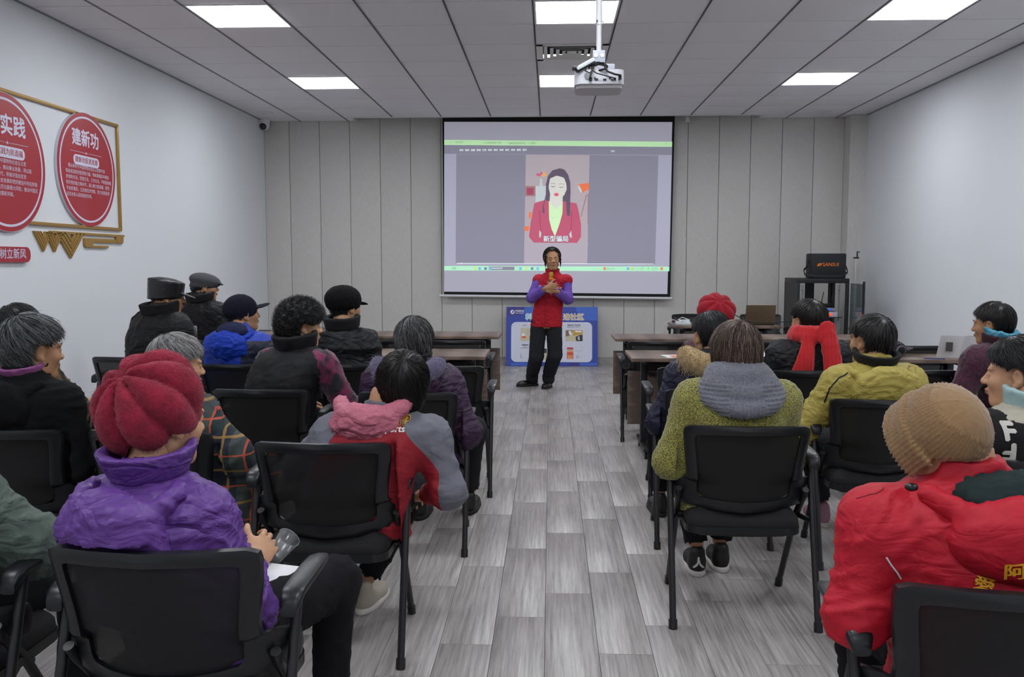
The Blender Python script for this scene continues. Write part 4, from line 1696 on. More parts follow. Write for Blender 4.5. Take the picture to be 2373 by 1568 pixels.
def shoes(root, pos, yaw, mat, smat, name='shoe', sub='sole'):
    for (p, y) in zip(pos, yaw if isinstance(yaw, (list, tuple)) else (yaw,) * len(pos)):
        R = Rm(y)
        up_, so = SHOES
        o = quad_obj(name, up_[0] @ R.T + np.array(p), up_[1], mat, root)
        quad_obj(sub, so[0] @ R.T + np.array(p), so[1], smat, o)


def make_body(root, B_, J, legs, hrot, skinm, hands=None, hs=1.0, eyes=False, face=None):
    lo, hi = bounds(*[q for k in J for q in J[k]], *[q for l in legs for q in l], B_.nb, m_=.14)
    g = SDF(lo, hi, .020)
    f, a, b = B_.torso(.78, top=1.05)
    g.op(f, a, b, .02)
    for k in J:
        S_, E_, W_ = J[k]
        g.chain([S_, E_, W_], [.045, .036, .026], .03)
    for l in legs: g.chain(l, [.070, .050, .036], .03)
    g.cone(B_.nb - [0, 0, .04], B_.nb + [0, 0, .05], .05, .048, .03)
    chair_cut(g, B_, .025)
    Rh = Rm(*hrot)
    parts = [g.verts(), ((HEAD_V * hs) @ Rh.T + B_.hc, HEAD_F)]
    hd = hands or {}
    for k, sd in (('l', 1), ('r', -1)):
        E_, W_ = J[k][1], J[k][2]
        spec = hd.get(k, {})
        fw = spec.get('fwd', W_ - E_)
        pl = spec.get('palm', (0, 0, -1))
        if 'fwd' in spec: fw = B_.L(fw)
        if 'palm' in spec: pl = B_.L(pl)
        parts.append(place_hand(spec.get('curl', .5), sd, W_ + np.array(fw) / np.linalg.norm(fw) * .02, fw, pl))
    v, q = concat(parts)
    o = quad_obj('body', v, q, skinm, root)
    # eyes, brows, lips
    mb = MB()
    for s_ in (-1, 1):
        for r_, c_, mi in ((.0108, (s_ * .031, .0755, .0030), 0), (.0056, (s_ * .031, .0815, .0030), 1)):
            prof = [(max(1e-4, r_ * sin(t_)), r_ * cos(t_)) for t_ in np.linspace(0.01, pi - .01, 7)]
            mb.lathe([(a, b2) for a, b2 in prof], c_, 10, mi)
        mb.v = mb.v
    mb.v = [tuple(Rh @ (np.array(p) * hs) + B_.hc) for p in mb.v]
    mb.build('eyes', [EYEW, EYEB], root, fix=True)
    g = SDF((-.06, .06, .01), (.06, .11, .045), .003)
    for s_ in (-1, 1): g.chain([(s_ * .013, .0905, .0215), (s_ * .030, .0895, .0275), (s_ * .047, .0765, .0235)], [.0028, .0035, .002], .002)
    v, q = g.verts()
    quad_obj('eyebrows', (v * hs) @ Rh.T + B_.hc, q, BROW, root)
    g = SDF((-.04, .075, -.08), (.04, .11, -.04), .003)
    g.chain([(-.02, .087, -.0565), (0, .0955, -.0535), (.02, .087, -.0565)], [.002, .0045, .002], .003)
    g.chain([(-.018, .087, -.0605), (0, .0945, -.0625), (.018, .087, -.0605)], [.002, .0045, .002], .003)
    v, q = g.verts()
    quad_obj('lips', (v * hs) @ Rh.T + B_.hc, q, LIPM, root)
    return Rh


def coat(root, B_, J, mat, name='jacket', vox=.012, arm=(.075, .064, .050), kind='folds', amp=.010, sc=9, seed=0, z0=None, matfn=None, add=0.0, top=1.10, extra=None, sleeves=True, zf=1.6, label=None, qs=.085, k=.05, cuff=1.0, waist=1.0):
    pts = [B_.nb, [0, 0, (z0 if z0 is not None else B_.zh)]]
    if B_.zh < .6: arm = tuple(q * .84 for q in arm)
    if sleeves: pts += [q for k_ in J for q in J[k_]]
    else: pts += [J[k_][0] for k_ in J]
    lo, hi = bounds(*pts, m_=max(B_.w, .15) + .07)
    g = SDF(lo, hi, vox)
    f, a, b = B_.torso(1.0, z0=z0, top=top, add=add, waist=waist)
    g.op(f, a, b, .0)
    for kk in J:
        S_, E_, W_ = J[kk]
        g.ell(S_ + [0, 0, -.01], (arm[0] + .012,) * 3, k)
        if sleeves:
            W2 = E_ + (W_ - E_) * cuff
            g.chain([S_, E_, W2], list(arm), k * .7)
            dw = (W2 - E_) / np.linalg.norm(W2 - E_)
            g.cone(W2 + dw * (arm[2] * .6), W2 + dw * (arm[2] + .06), arm[2] * 1.4, arm[2] * 1.4, .004, 'sub')
    if extra: extra(g)
    chair_cut(g, B_)
    v, q = g.verts()

    def disp(p):
        if kind == 'puffer':
            zz_ = p[:, 2] + .015 * vnoise(p * 3, seed)
            ph = np.abs(np.sin(np.pi * zz_ / qs))
            return amp * (np.sqrt(ph) - .75) + folds(p, amp * .35, sc * 2, seed, .7)
        if kind == 'knit':
            return folds(p, amp, sc, seed, 1.0)
        d = folds(p, amp, sc, seed, zf)
        # creases gather at the elbows
        for kk in J:
            e = J[kk][1]
            r_ = np.linalg.norm(p - e, axis=1)
            dirv = (J[kk][0] - J[kk][2])
            dirv = dirv / np.linalg.norm(dirv)
            d = d + np.exp(-(r_ / .09) ** 2) * amp * .5 * np.sin((p @ dirv) * 110)
        return d
    o = quad_obj(name, v, q, mat, root, disp=disp, tone=matfn(v) if matfn else None)
    if label: o['label'] = label
    return o


def chair_cut(g, B_, mg=0.0):
    '''cloth rests against the backrest and on the seat instead of passing through them'''
    if B_ is None or B_.chair is None: return
    cx, cy_, rz_ = B_.chair
    ox, oy = cx - B_.hip[0], cy_ - B_.hip[1]
    c_, s_ = cos(radians(rz_)), sin(radians(rz_))

    def f(x, y, z):
        X0, Y0 = x - ox, y - oy
        X = X0 * c_ + Y0 * s_
        Y = -X0 * s_ + Y0 * c_
        yb = -.165 - .19 * (z - .45) - .30 * np.maximum(z - .62, 0) ** 2 + 1.15 * X * X
        back = np.maximum(np.maximum(Y - yb - .032 - mg, np.abs(X) - .262), z - .828)
        seat_ = np.maximum(np.maximum(np.abs(X) - .225, np.abs(Y - .045) - .215), z - .424 - mg)
        return -np.minimum(back, seat_)
    g.cut(f)


def trousers(root, legs, mat, vox=.014, r=(.092, .068, .053), seed=3, amp=.007, hipz=.50, name='trousers', waist=True, k=.05, hipr=(.17, .13, .09), hipc=None, B_=None):
    lo, hi = bounds(*[q for l in legs for q in l], m_=.2)
    g = SDF(lo, hi, vox)
    if waist: g.ell(hipc if hipc is not None else (0, 0.0, hipz), hipr, .03)
    for l in legs:
        g.chain(l, list(r), k)
        d = (np.array(l[-1]) - np.array(l[-2]))
        d = d / np.linalg.norm(d)
        e = np.array(l[-1])
        g.cone(e + d * .035, e + d * .14, r[-1] * 1.3, r[-1] * 1.3, .004, 'sub')
    chair_cut(g, B_)
    v, q = g.verts()
    return quad_obj(name, v, q, mat, root, disp=lambda p: folds(p, amp, 10, seed, .8))


def lap_legs(B_, yaw=None, spread=.09, knee=.42, feet=None, kz=.505):
    R = Rm(B_.yaw if yaw is None else yaw)
    L_ = []
    for s_ in (-1, 1):
        h = R @ np.array([s_ * .09, .02, .52])
        k_ = R @ np.array([s_ * (.09 + spread * .5), knee, kz])
        a = R @ np.array([s_ * (.09 + spread * .4), knee - .02, .12])
        if feet and feet.get(s_) is not None: a = np.array(feet[s_], float)
        L_.append([h, k_, a])
    return L_


def hood(root, B_, mat, name='hood', size=1.0, drop=0.0, vox=.010, amp=.008, seed=4, back=.125, rim=.026, open_=.09, width=.15, side=0.0, sc=11, label=None, kind='folds', lift=0.0, depth=.085, hgt=.13):
    c = B_.nb + B_.L((side, -back, -.075 - drop + lift))
    lo, hi = c - .32 * size, c + .32 * size
    g = SDF(lo, hi, vox)
    R = B_.Rb @ Rm(0, 18, 0)
    g.ell(c, (width * size, depth * size, hgt * size), .012, R=R)
    pts = []
    for a in np.linspace(-1.25, 1.25, 11):
        pts.append(B_.nb + B_.L((side * .6 + sin(a) * (width - .01) * size, -.005 - cos(a) * back * 1.35 * size + .0, .005 + lift - (cos(a) * .055 + drop * .8 * cos(a)))))
    g.chain(pts, rim, .014)
    g.ell(B_.nb + B_.L((side * .7, -back * .62, .045 + lift)), (open_ * size * 1.05, .062 * size, .12 * size), .02, 'sub', R=R)
    g.cone(B_.nb + B_.L((0, 0, -.2)), B_.nb + B_.L((0, .03, .25)), .052, .075, .015, 'sub')
    chair_cut(g, B_, -.004)
    v, q = g.verts()
    o = quad_obj(name, v, q, mat, root, disp=lambda p: folds(p, amp, sc, seed, 1.2))
    if label: o['label'] = label
    return o, v, q, pts


def collar(root, B_, mat, name='collar', r=.078, h=.05, th=.011, tilt=12, vox=.007, amp=.002, z=.0, off=(0, -.01), flare=.01, front=0.0, label=None, seed=1, ry=None):
    c = B_.nb + B_.L((off[0], off[1], z))
    g = SDF(c - .16, c + .16, vox)
    R = B_.Rb @ Rm(0, tilt, 0)
    Ri = R.T
    ry = ry or r * 1.0

    def f(x, y, zz_):
        X0, Y0, Z0 = x - c[0], y - c[1], zz_ - c[2]
        X = Ri[0, 0] * X0 + Ri[0, 1] * Y0 + Ri[0, 2] * Z0
        Y = Ri[1, 0] * X0 + Ri[1, 1] * Y0 + Ri[1, 2] * Z0
        Z = Ri[2, 0] * X0 + Ri[2, 1] * Y0 + Ri[2, 2] * Z0
        rad = np.sqrt(X * X + (Y * r / ry) ** 2)
        d = np.sqrt(np.maximum(np.abs(rad - (r + flare * (Z / h))) - th * .4, 0) ** 2 + np.maximum(np.abs(Z) - h * .5, 0) ** 2) - th * .6
        if front: d = np.maximum(d, -(np.sqrt(X * X + (Y - r) ** 2) - front))
        return d
    g.op(f, c - .14, c + .14, 0)
    v, q = g.verts()
    o = quad_obj(name, v, q, mat, root, disp=lambda p: folds(p, amp, 18, seed, 1))
    if label: o['label'] = label
    return o


def tree_of(target):
    tv, tf = [], []
    for o_ in (target if isinstance(target, list) else [target]):
        k = len(tv)
        tv += [v.co.copy() for v in o_.data.vertices]
        tf += [tuple(i + k for i in p.vertices) for p in o_.data.polygons]
    return BVHTree.FromPolygons(tv, tf)


def decal(name, body, size, mat, target, c, fwd, up_, parent, off=.003, res=2, roll=0, dist=.5, **k):
    """lettering printed on cloth: flat letters pressed onto the garment's surface from a direction"""
    me = text_mesh(body, size, res=res, **k)
    bm = bmesh.new()
    bm.from_mesh(me)
    bmesh.ops.triangulate(bm, faces=bm.faces[:])
    if size > .05:
        for _ in range(2): bmesh.ops.subdivide_edges(bm, edges=[e for e in bm.edges if e.calc_length() > .02], cuts=1)
    bvh = tree_of(target)
    fwd = Vector(fwd).normalized()
    rt_ = fwd.cross(Vector(up_)).normalized()
    upv = rt_.cross(fwd).normalized()
    ca, sa = cos(radians(roll)), sin(radians(roll))
    last = .0
    bad = []
    for v in bm.verts:
        x, y = v.co.x * ca - v.co.y * sa, v.co.x * sa + v.co.y * ca
        o = Vector(c) + rt_ * x + upv * y
        h = bvh.ray_cast(o - fwd * dist, fwd)
        if h[0] is None:
            bad.append(v)
            v.co = o
        else:
            v.co = h[0] - fwd * off
    if bad: bmesh.ops.delete(bm, geom=bad, context='VERTS')
    bm.to_mesh(me)
    bm.free()
    return link(name, me, parent, mat)


def Fm(name, c, **k):           # woven cloth
    a = dict(rough=.9, bump='noise', bscale=(7, 7, 11), bs=.5, bd=.020, crumple=True, spec=.2)
    a.update(k)
    return M(name, c, **a)


def two(name, a, b, **k):        # two cloths meeting along a seam
    d = dict(rough=.75, bump='noise', bscale=(7, 7, 11), bs=.6, bd=.022, crumple=True, tex='tone', col2=b, lo=.45, hi=.55)
    d.update(k)
    return M(name, a, **d)


def nyl(name, c, **k):          # nylon shell
    a = dict(rough=.55, bump='noise', bscale=(9, 9, 15), bs=.9, bd=.030, crumple=True, spec=.32)
    a.update(k)
    return M(name, c, **a)


def person(label, group=None): pass


def root_at(hip, label):
    return thing('person', label, 'person', (hip[0], hip[1], 0))


def HCt(px, py, Y): return P(px, py, Y=Y)


blackpants = Fm('black_trousers_cloth', '121216')
darkpants = Fm('charcoal_trousers_cloth', '232428')
shoe_black = M('black_shoe_leather', '101011', .5)
sole_black = M('black_sole', '0c0c0c', .7)
sole_white = M('white_sole', 'c9c4be', .7)


def seated(label, C, hipoff, yaw, headpx, hrot, jm, w=.20, dd=.145, hunch=.03, tw=0, el=None, wr=None, sh=(0, 0), vox=.012, pants=blackpants, shoe=(shoe_black, sole_black), sk=SK, hands=None, legs=None,
           jk=None, hs=1.04, neck=(0, -.05, -.098), feetyaw=0, lk=None, z0=None):
    hip = (C[0] + hipoff[0], C[1] + hipoff[1] + .02)
    root = root_at(hip, label)
    B_ = Body(hip, yaw, HCt(headpx[0], headpx[1], max(headpx[2], C[1] - .235 + .27)), w=w, dd=dd, hunch=hunch, tw=tw, neck=neck)
    B_.chair = C
    J = B_.joints(el, wr, sh)
    lg = lap_legs(B_, **(lk or {}))
    Rh = make_body(root, B_, J, lg, hrot, sk, hands, hs)
    jo = None
    if jm is not None:
        jo = coat(root, B_, J, jm, vox=vox, **(jk or {}))
    trousers(root, lg, pants, B_=B_)
    fy = yaw + feetyaw
    shoes(root, [(l[-1][0], l[-1][1], 0 if l[-1][2] < .2 else l[-1][2] - .10) for l in lg], fy, *shoe)
    return root, B_, J, Rh, jo


def hat_sdf(R, hc, build, vox=.006, m_=.2):
    g = SDF((-m_, -m_, -m_), (m_, m_, m_), vox)
    build(g)
    v, f = g.verts()
    return v, f


# ---- 1: purple hooded jacket, crimson knitted beret
puj = nyl('purple_nylon', '5f3a86', rough=.45)
root, B_, J, Rh, jo = seated('person in a shiny purple hooded jacket and fuzzy crimson knitted beret, seen from behind', C1, (.02, .02), -12, (376, 972, 2.16), (-36, -4, 0), puj, neck=(0, -.05, -.118), w=.196, dd=.165, hunch=.04,
                             vox=.0072, el={'r': (.10, .05, -.25), 'l': (.01, .02, -.25)}, wr={'r': (-.15, .24, .02), 'l': (-.1, .22, .0)}, sk=SK2, hands={'r': dict(fwd=(.1, 1, .35), palm=(-.8, .2, -.5))},
                             jk=dict(amp=.010, sc=10, seed=11, arm=(.085, .072, .052), zf=1.3), hs=1.03, lk=dict(spread=.12, knee=.44))
hood(root, B_, puj, vox=.0085, amp=.010, seed=21, width=.138, back=.165, rim=.024, drop=.055, depth=.085, hgt=.135, sc=13, open_=.10, side=.015)
collar(root, B_, puj, r=.092, h=.055, th=.014, tilt=6, z=.030, flare=.022, amp=.004, label='purple stand collar of the jacket')
ya_ = M('crimson_mohair', '6e0c22', .95, tex='tone', col2='a81a3e', sheen=.1, lo=.0, hi=1.0, bump='noise', bscale=(160, 160, 160), bs=.8)


def beret(g, S_=1.0, lobes=8, amp=.012, c=(0, -.035, .075), R=None, r=(.135, .142, .078)):
    R = np.array(R) if R is not None else np.eye(3)
    c = np.array(c)
    Ri = R.T

    def f(x, y, z):
        X0, Y0, Z0 = x - c[0], y - c[1], z - c[2]
        X = Ri[0, 0] * X0 + Ri[0, 1] * Y0 + Ri[0, 2] * Z0
        Y = Ri[1, 0] * X0 + Ri[1, 1] * Y0 + Ri[1, 2] * Z0
        Z = Ri[2, 0] * X0 + Ri[2, 1] * Y0 + Ri[2, 2] * Z0
        an = np.arctan2(Y, X)
        rad = np.sqrt(X * X + Y * Y)
        k0 = np.sqrt((X / r[0]) ** 2 + (Y / r[1]) ** 2 + (Z / r[2]) ** 2)
        k1 = np.sqrt((X / r[0] ** 2) ** 2 + (Y / r[1] ** 2) ** 2 + (Z / r[2] ** 2) ** 2) + 1e-6
        d = k0 * (k0 - 1) / k1
        lob = np.sqrt(np.abs(np.cos(an * lobes / 2)) + .01)
        wt = np.clip(rad / .030, 0, 1)
        return d - amp * (lob - .7) * wt + .006 * np.exp(-(rad / .018) ** 2)
    g.op(f, c - .17, c + .17, 0)
    # band
    g.ell((0, -.012, .012), (.088, .104, .055), .03, R=Rm(0, -8, 0))
    g.ell((0, -.0, -.05), (.079, .098, .080), .008, 'sub', R=Rm(0, -8, 0))


Rt = axis_R(Rh.T @ np.array([-.34, -.62, .70]))
v, f = hat_sdf(None, None, lambda g: beret(g, R=Rt, c=(-.01, -.035, .045), r=(.128, .134, .104), amp=.030), vox=.0055)
n_ = normals(v, f)
v = v + n_ * (folds(v, .002, 45, 3, 1))[:, None]
fv, fq, ft = surf_fur(v, f, 15000, .014, .00042, lean=.75, droop=.25, seed=5)
V, Q = concat([(v, f), (fv, fq)])
o = quad_obj('beret', V @ Rh.T + B_.hc, Q, ya_, root, tone=np.concatenate([.35 + .3 * vnoise(v * 40, 2), ft]))
o['label'] = 'fuzzy crimson knitted beret with ribs meeting in a star'
# cup held by that person, paper on the lap
hp = J['r'][2] + B_.hip
t = thing('plastic_cup', 'clear plastic cup in the hand of the purple jacket person', 'cup', (hp[0] + .03, hp[1] + .12, hp[2] - .02))
R = Matrix.Rotation(radians(-60), 3, 'X') @ Matrix.Rotation(radians(20), 3, 'Y')
MB().lathe([(.024, 0), (.034, .085), (.036, .087), (.0355, .09), (.033, .086), (.0235, .003)], (0, 0, 0), 20, R=R).build('cup_wall', M('clear_plastic', 'e6eaec', .1, trans=.9, spec=.5), t, fix=True)
q = P(668, 1330, Z=.60)
t = thing('paper_sheet', 'white paper lying on the lap of the purple jacket person', 'paper', (q[0] - .09, q[1] + .02, .585), radians(-15))
MB().box((0, 0, 0), (.15, .21, .0015)).build('sheet', M('paper_white', 'dcdde0', .7), t)

# ---- 20: tan ribbed beanie, red jacket with gold characters
redj = nyl('bright_red_shell', 'b01328', rough=.6, bs=.45)
root, B_, J, Rh, jo = seated('person in a bright red hooded jacket with gold lettering and tan ribbed beanie', C20, (.06, .02), 4, (2184, 1024, 2.02), (2, -6, 0), redj, w=.285, dd=.18, hunch=.04, vox=.0072,
                             el={'l': (.055, -.03, -.20), 'r': (.08, .0, -.27)}, wr={'l': (-.15, .20, -.02)}, jk=dict(amp=.009, sc=6, seed=31, arm=(.092, .078, .058)), sk=SK, neck=(.045, -.04, -.070))
o, hv, hq, hp_ = hood(root, B_, redj, vox=.0085, amp=.006, seed=7, width=.175, back=.165, rim=.022, drop=.015, open_=.115, side=.045, sc=8, depth=.085, hgt=.105)
jo = [jo, o]
hoodl = Fm('dark_green_fleece', '1f2b2b')
c = B_.nb + B_.L((.045, -.115, -.02))
g = SDF(c - .25, c + .25, .010)
g.ell(c, (.135, .085, .055), .02, R=B_.Rb)
v, f = g.verts()
o = quad_obj('hood_lining', v, f, hoodl, root, disp=lambda p: folds(p, .012, 12, 5, 1))
o['label'] = 'dark green fleece lining inside the red hood'
gold_ink = M('gold_embroidery', 'e2a626', .5)
cloth = MATS['bright_red_shell']


def world(px, py, Y): return P(px, py, Y=Y)


def at_back(root, px, py, Y): return np.array(P(px, py, Y=Y)) - np.array(root.location)


cc = at_back(root, 2262, 1347, 1.82)
decal('embroidered_character', '愛', .040, gold_ink, jo, cc, (0, 1, 0), (0, 0, 1), root, roll=-14, bold=.0012)
cc = at_back(root, 2312, 1300, 1.82)
decal('embroidered_character', '阿', .040, gold_ink, jo, cc, (0, 1, 0), (0, 0, 1), root, roll=12, bold=.0012)
cc = at_back(root, 2366, 1300, 1.82)
decal('embroidered_character', '彌', .040, gold_ink, jo, cc, (0, 1, 0), (0, 0, 1), root, roll=0, bold=.0012)


def surf_tube(name, target, pts, r, mat, parent, fwd=(0, 1, 0), sub=6, lift=.001):
    bvh = tree_of(target)
    fwd = Vector(fwd).normalized()
    dense = []
    for a, b in zip(pts[:-1], pts[1:]):
        for i in range(sub): dense.append(Vector(a).lerp(Vector(b), i / sub))
    dense.append(Vector(pts[-1]))
    out = []
    for p in dense:
        h = bvh.ray_cast(p - fwd * .6, fwd)
        if h[0] is not None: out.append(h[0] - fwd * lift)
    if len(out) > 2:
        return MB().tube(out, r, 6).build(name, mat, parent)


def on(root, px, py, Y=1.85): return tuple(at_back(root, px, py, Y))


mbm = None
for pts in ([(2325, 1362), (2332, 1352), (2345, 1348), (2350, 1356)], [(2345, 1350), (2352, 1336), (2362, 1350)], [(2362, 1350), (2372, 1338), (2380, 1352)], [(2330, 1362), (2350, 1350), (2366, 1364)], [(2350, 1364), (2368, 1350), (2385, 1364)]):
    surf_tube('embroidered_lotus', jo, [on(root, *p) for p in pts], .0009, gold_ink, root)
pipe = M('white_piping', 'd8d4d8', .6)
surf_tube('piping', jo[0], [on(root, 2062, 1298), on(root, 2075, 1318), on(root, 2088, 1334), on(root, 2098, 1350)], .002, pipe, root)
surf_tube('shoulder_seam', jo, [on(root, 2098, 1150), on(root, 2060, 1165), on(root, 2020, 1182)], .0012, M('dark_red_seam', '6d0d18', .8), root)
tg = P(2112, 1128, Y=1.86) - np.array(root.location)
g = SDF(tg - .04, tg + .04, .003)
g.ell(tg, (.014, .012, .009), .0)
v, f = g.verts()
o = quad_obj('cord_toggle', v, f, M('black_toggle', '0a0a0a', .3), root)
o['label'] = 'black cord toggle on the hood edge'
tan_ = M('tan_ribbed_knit', '735639', .95, tex='tone', col2='9a7a52', lo=0, hi=1, sheen=.3)
cb = np.array([0, -.02, .035])
Rc = axis_R(Rh.T @ np.array([.36, -.66, .66]))


def beanie(g):
    Ri = np.array(Rc).T

    def f(x, y, z):
        X0, Y0, Z0 = x - cb[0], y - cb[1], z - cb[2]
        X = Ri[0, 0] * X0 + Ri[0, 1] * Y0 + Ri[0, 2] * Z0
        Y = Ri[1, 0] * X0 + Ri[1, 1] * Y0 + Ri[1, 2] * Z0
        Z = Ri[2, 0] * X0 + Ri[2, 1] * Y0 + Ri[2, 2] * Z0
        an = np.arctan2(Y, X)
        rad = np.sqrt(X * X + Y * Y)
        rz = np.where(Z < 0, .30, .080)
        k0 = np.sqrt((X / .090) ** 2 + (Y / .103) ** 2 + (Z / rz) ** 2)
        k1 = np.sqrt((X / .090 ** 2) ** 2 + (Y / .103 ** 2) ** 2 + (Z / rz ** 2) ** 2) + 1e-6
        d = k0 * (k0 - 1) / k1
        return np.maximum(d, -Z - .055)

    def cuff(x, y, z):
        X0, Y0, Z0 = x - cb[0], y - cb[1], z - cb[2]
        X = Ri[0, 0] * X0 + Ri[0, 1] * Y0 + Ri[0, 2] * Z0
        Y = Ri[1, 0] * X0 + Ri[1, 1] * Y0 + Ri[1, 2] * Z0
        Z = Ri[2, 0] * X0 + Ri[2, 1] * Y0 + Ri[2, 2] * Z0
        rad = np.sqrt((X / .090) ** 2 + (Y / .103) ** 2) * .0985
        dx = np.abs(rad - .0985 - .0 - .10 * np.abs(Z + .052)) - .004
        dz = np.abs(Z + .052) - .026
        return np.sqrt(np.maximum(dx, 0) ** 2 + np.maximum(dz, 0) ** 2) - .0075
    g.op(f, cb - .18, cb + .18, 0)
    g.ell((0, -.014, .030), (.087, .105, .097), .02)
    g.cut(lambda x, y, z: -.045 - z + .25 * (y + .05) + 0 * x)
    g.op(cuff, cb - .18, cb + .18, .004)
    g.ell((0, -.01, -.06), (.083, .100, .080), .006, 'sub')


v, f = hat_sdf(None, None, beanie, vox=.0045)


def beanie_disp(p):
    q = (p - cb) @ np.array(Rc)
    an = np.arctan2(q[:, 1], q[:, 0])
    rad = np.hypot(q[:, 0], q[:, 1])
    rib = 1.3 * np.cos(an * 64) * np.clip((rad - .070) / .01, 0, 1)
    seam = -np.exp(-((np.abs(np.mod(an / (2 * pi) * 9, 1) - .5) / .05) ** 2)) * np.clip(rad / .02, 0, 1) * (rad < .074)
    ring = -np.exp(-((rad - .076) / .003) ** 2) * (q[:, 2] > 0)
    return .0022 * rib + .0016 * seam + .0012 * ring + folds(p, .0008, 70, 3, 1)


qq = (v - cb) @ np.array(Rc)
an = np.arctan2(qq[:, 1], qq[:, 0])
tone = .45 + .35 * np.cos(an * 64) * (np.hypot(qq[:, 0], qq[:, 1]) > .07) + .15 * vnoise(v * 200, 3)
n_ = normals(v, f)
v2 = v + n_ * beanie_disp(v)[:, None]
o = quad_obj('beanie', v2 @ Rh.T + B_.hc, f, tan_, root, tone=np.clip(tone, 0, 1))
o['label'] = 'tan ribbed knit beanie with a rolled brim'

# ---- 3: red and grey fleece with pink quilted hood
redf = Fm('dark_red_fleece', '8e0f20')
gryf = Fm('slate_grey_fleece', '64656f')


def m3(c):
    # raglan: grey shoulders and sleeves, red body
    L_ = (c - B3.nb) @ B3.Rb
    s_ = np.abs(L_[:, 0])
    line = np.clip(.085 + (-.005 - L_[:, 2]) * .72, .04, .235)
    return .5 + np.maximum(s_ - line, L_[:, 2] - .02) * 60


C = C3
hip3 = (C3[0] + .07, C3[1] + .0)
root = root_at(hip3, 'person in a dark red fleece with grey raglan sleeves and a pink quilted hood')
B_ = B3 = Body(hip3, -6, HCt(932, 893, 3.34), w=.262, dd=.15, hunch=.05, neck=(-.065, -.05, -.085))
B_.chair = C3
J = B_.joints({'r': (.075, -.02, -.20), 'l': (.15, .02, -.13)}, {'r': (-.13, .17, -.06), 'l': (-.05, .24, -.02)}, (.0, .0))
lg = lap_legs(B_, feet={-1: (-.17, .17, .13), 1: (-.02, .32, .13)})
Rh = make_body(root, B_, J, lg, (8, 8, 6), SK)
jo = coat(root, B_, J, two('raglan_fleece', '8e0f20', '64656f'), 'fleece_jacket', vox=.0095, amp=.008, sc=6, seed=41, arm=(.085, .075, .05), matfn=m3)
trousers(root, lg, blackpants, B_=B_)
beige = M('beige_shoe', 'a39a8c', .7)
shoes(root, [(lg[0][-1][0], lg[0][-1][1], 0), (lg[1][-1][0], lg[1][-1][1], 0)], -10, beige, sole_white)
pk = nyl('pink_quilted_nylon', 'b8687a', rough=.5)
o, hv, hq, _ = hood(root, B_, pk, vox=.008, amp=.008, seed=17, width=.135, back=.105, rim=.033, drop=.0, side=-.035, sc=15, depth=.075, hgt=.085, lift=.04, open_=.075)
o['label'] = 'pink quilted down hood lying behind the neck'
build_hair(root, Rh, B_.hc, 'mid', '0a0909', '2c2624', n=2600, crown=(.0, -.55, .8), lo=.3, hi=1.0, seed=12, messy=.002)
cc = at_back(root, 899, 991, 3.05)
decal('printed_word', 'CCHIP', .034, M('print_ochre', 'c99a3a'), jo, cc, (0, 1, 0), (0, 0, 1), root, roll=-3, bold=.0035, off=.002)
decal('printed_word', 'CCHIP', .034, M('black_print', '141210', .7), jo, cc, (0, 1, 0), (0, 0, 1), root, roll=-3, bold=.0005, off=.003)
decal('printed_word', 'sports', .032, M('white_print', 'dfdcd8', .7), jo, cc - np.array([0, 0, .024]), (0, 1, 0), (0, 0, 1), root, roll=-3, bold=.0012, off=.003)

# ---- 15: yellow-green melange knit with grey cowl collar
mel = M('melange_lime_knit', '3a3d1c', .95, tex='noise', col2='a9a352', scale=(230, 230, 420), lo=.44, hi=.58, bump='noise', bscale=(150, 150, 240), bs=.8, sheen=.2)
gk = M('grey_ribbed_knit', '4b4c54', .95, tex='noise', col2='70717a', scale=(140, 140, 300), lo=.35, hi=.65, bump='wave', bscale=(18, 18, 110), bs=.9, sheen=.2)
root, B_, J, Rh, jo = seated('person in a yellow-green melange knit sweater with big grey ribbed cowl collar', C15, (-.03, .0), 0, (1704, 820, 3.58), (10, -2, 0), mel, neck=(0, -.05, -.085), w=.245, dd=.16, hunch=.06, vox=.010,
                             el={'l': (.10, -.03, -.25), 'r': (.03, .0, -.25)}, jk=dict(kind='knit', amp=.007, sc=7, seed=51, arm=(.095, .085, .06)), lk=dict(feet={-1: (-.06, .42, .13), 1: (.06, .48, .13)}),
                             shoe=(M('black_sneaker', '121214', .6), sole_white))
g = SDF(B_.nb - .25, B_.nb + .25, .006)
for i, (r_, z_, rr_, yy_) in enumerate(((.072, .034, .020, -.0), (.100, .008, .024, -.010), (.128, -.018, .024, -.028), (.150, -.046, .020, -.045))):
    pts = [B_.nb + B_.L((r_ * sin(a), yy_ - r_ * (.95 if i < 2 else 1.0) * cos(a), z_ - .045 * (i > 1) * cos(a) * (1 if i < 3 else 1.5))) for a in np.linspace(-pi if i < 2 else -1.5, pi if i < 2 else 1.5, 17)]
    g.chain(pts, rr_, .035)
g.ell(B_.nb + B_.L((0, -.085, -.025)), (.125, .065, .055), .04)
chair_cut(g, B_, -.004)
v, f = g.verts()


def cowl_d(p):
    q = (p - B_.nb) @ B_.Rb
    an = np.arctan2(q[:, 0], -q[:, 1])
    low = np.clip((-q[:, 2] - .0) / .02, 0, 1)
    return .0034 * np.sin(q[:, 2] * 400 + 1.5 * vnoise(q * 9, 2)) * low * (np.abs(an) > .35) + .0034 * np.sin(q[:, 0] * 400) * low * (np.abs(an) <= .35) + .0028 * np.sin(an * 60) * (1 - low) + folds(p, .004, 12, 2, 1)


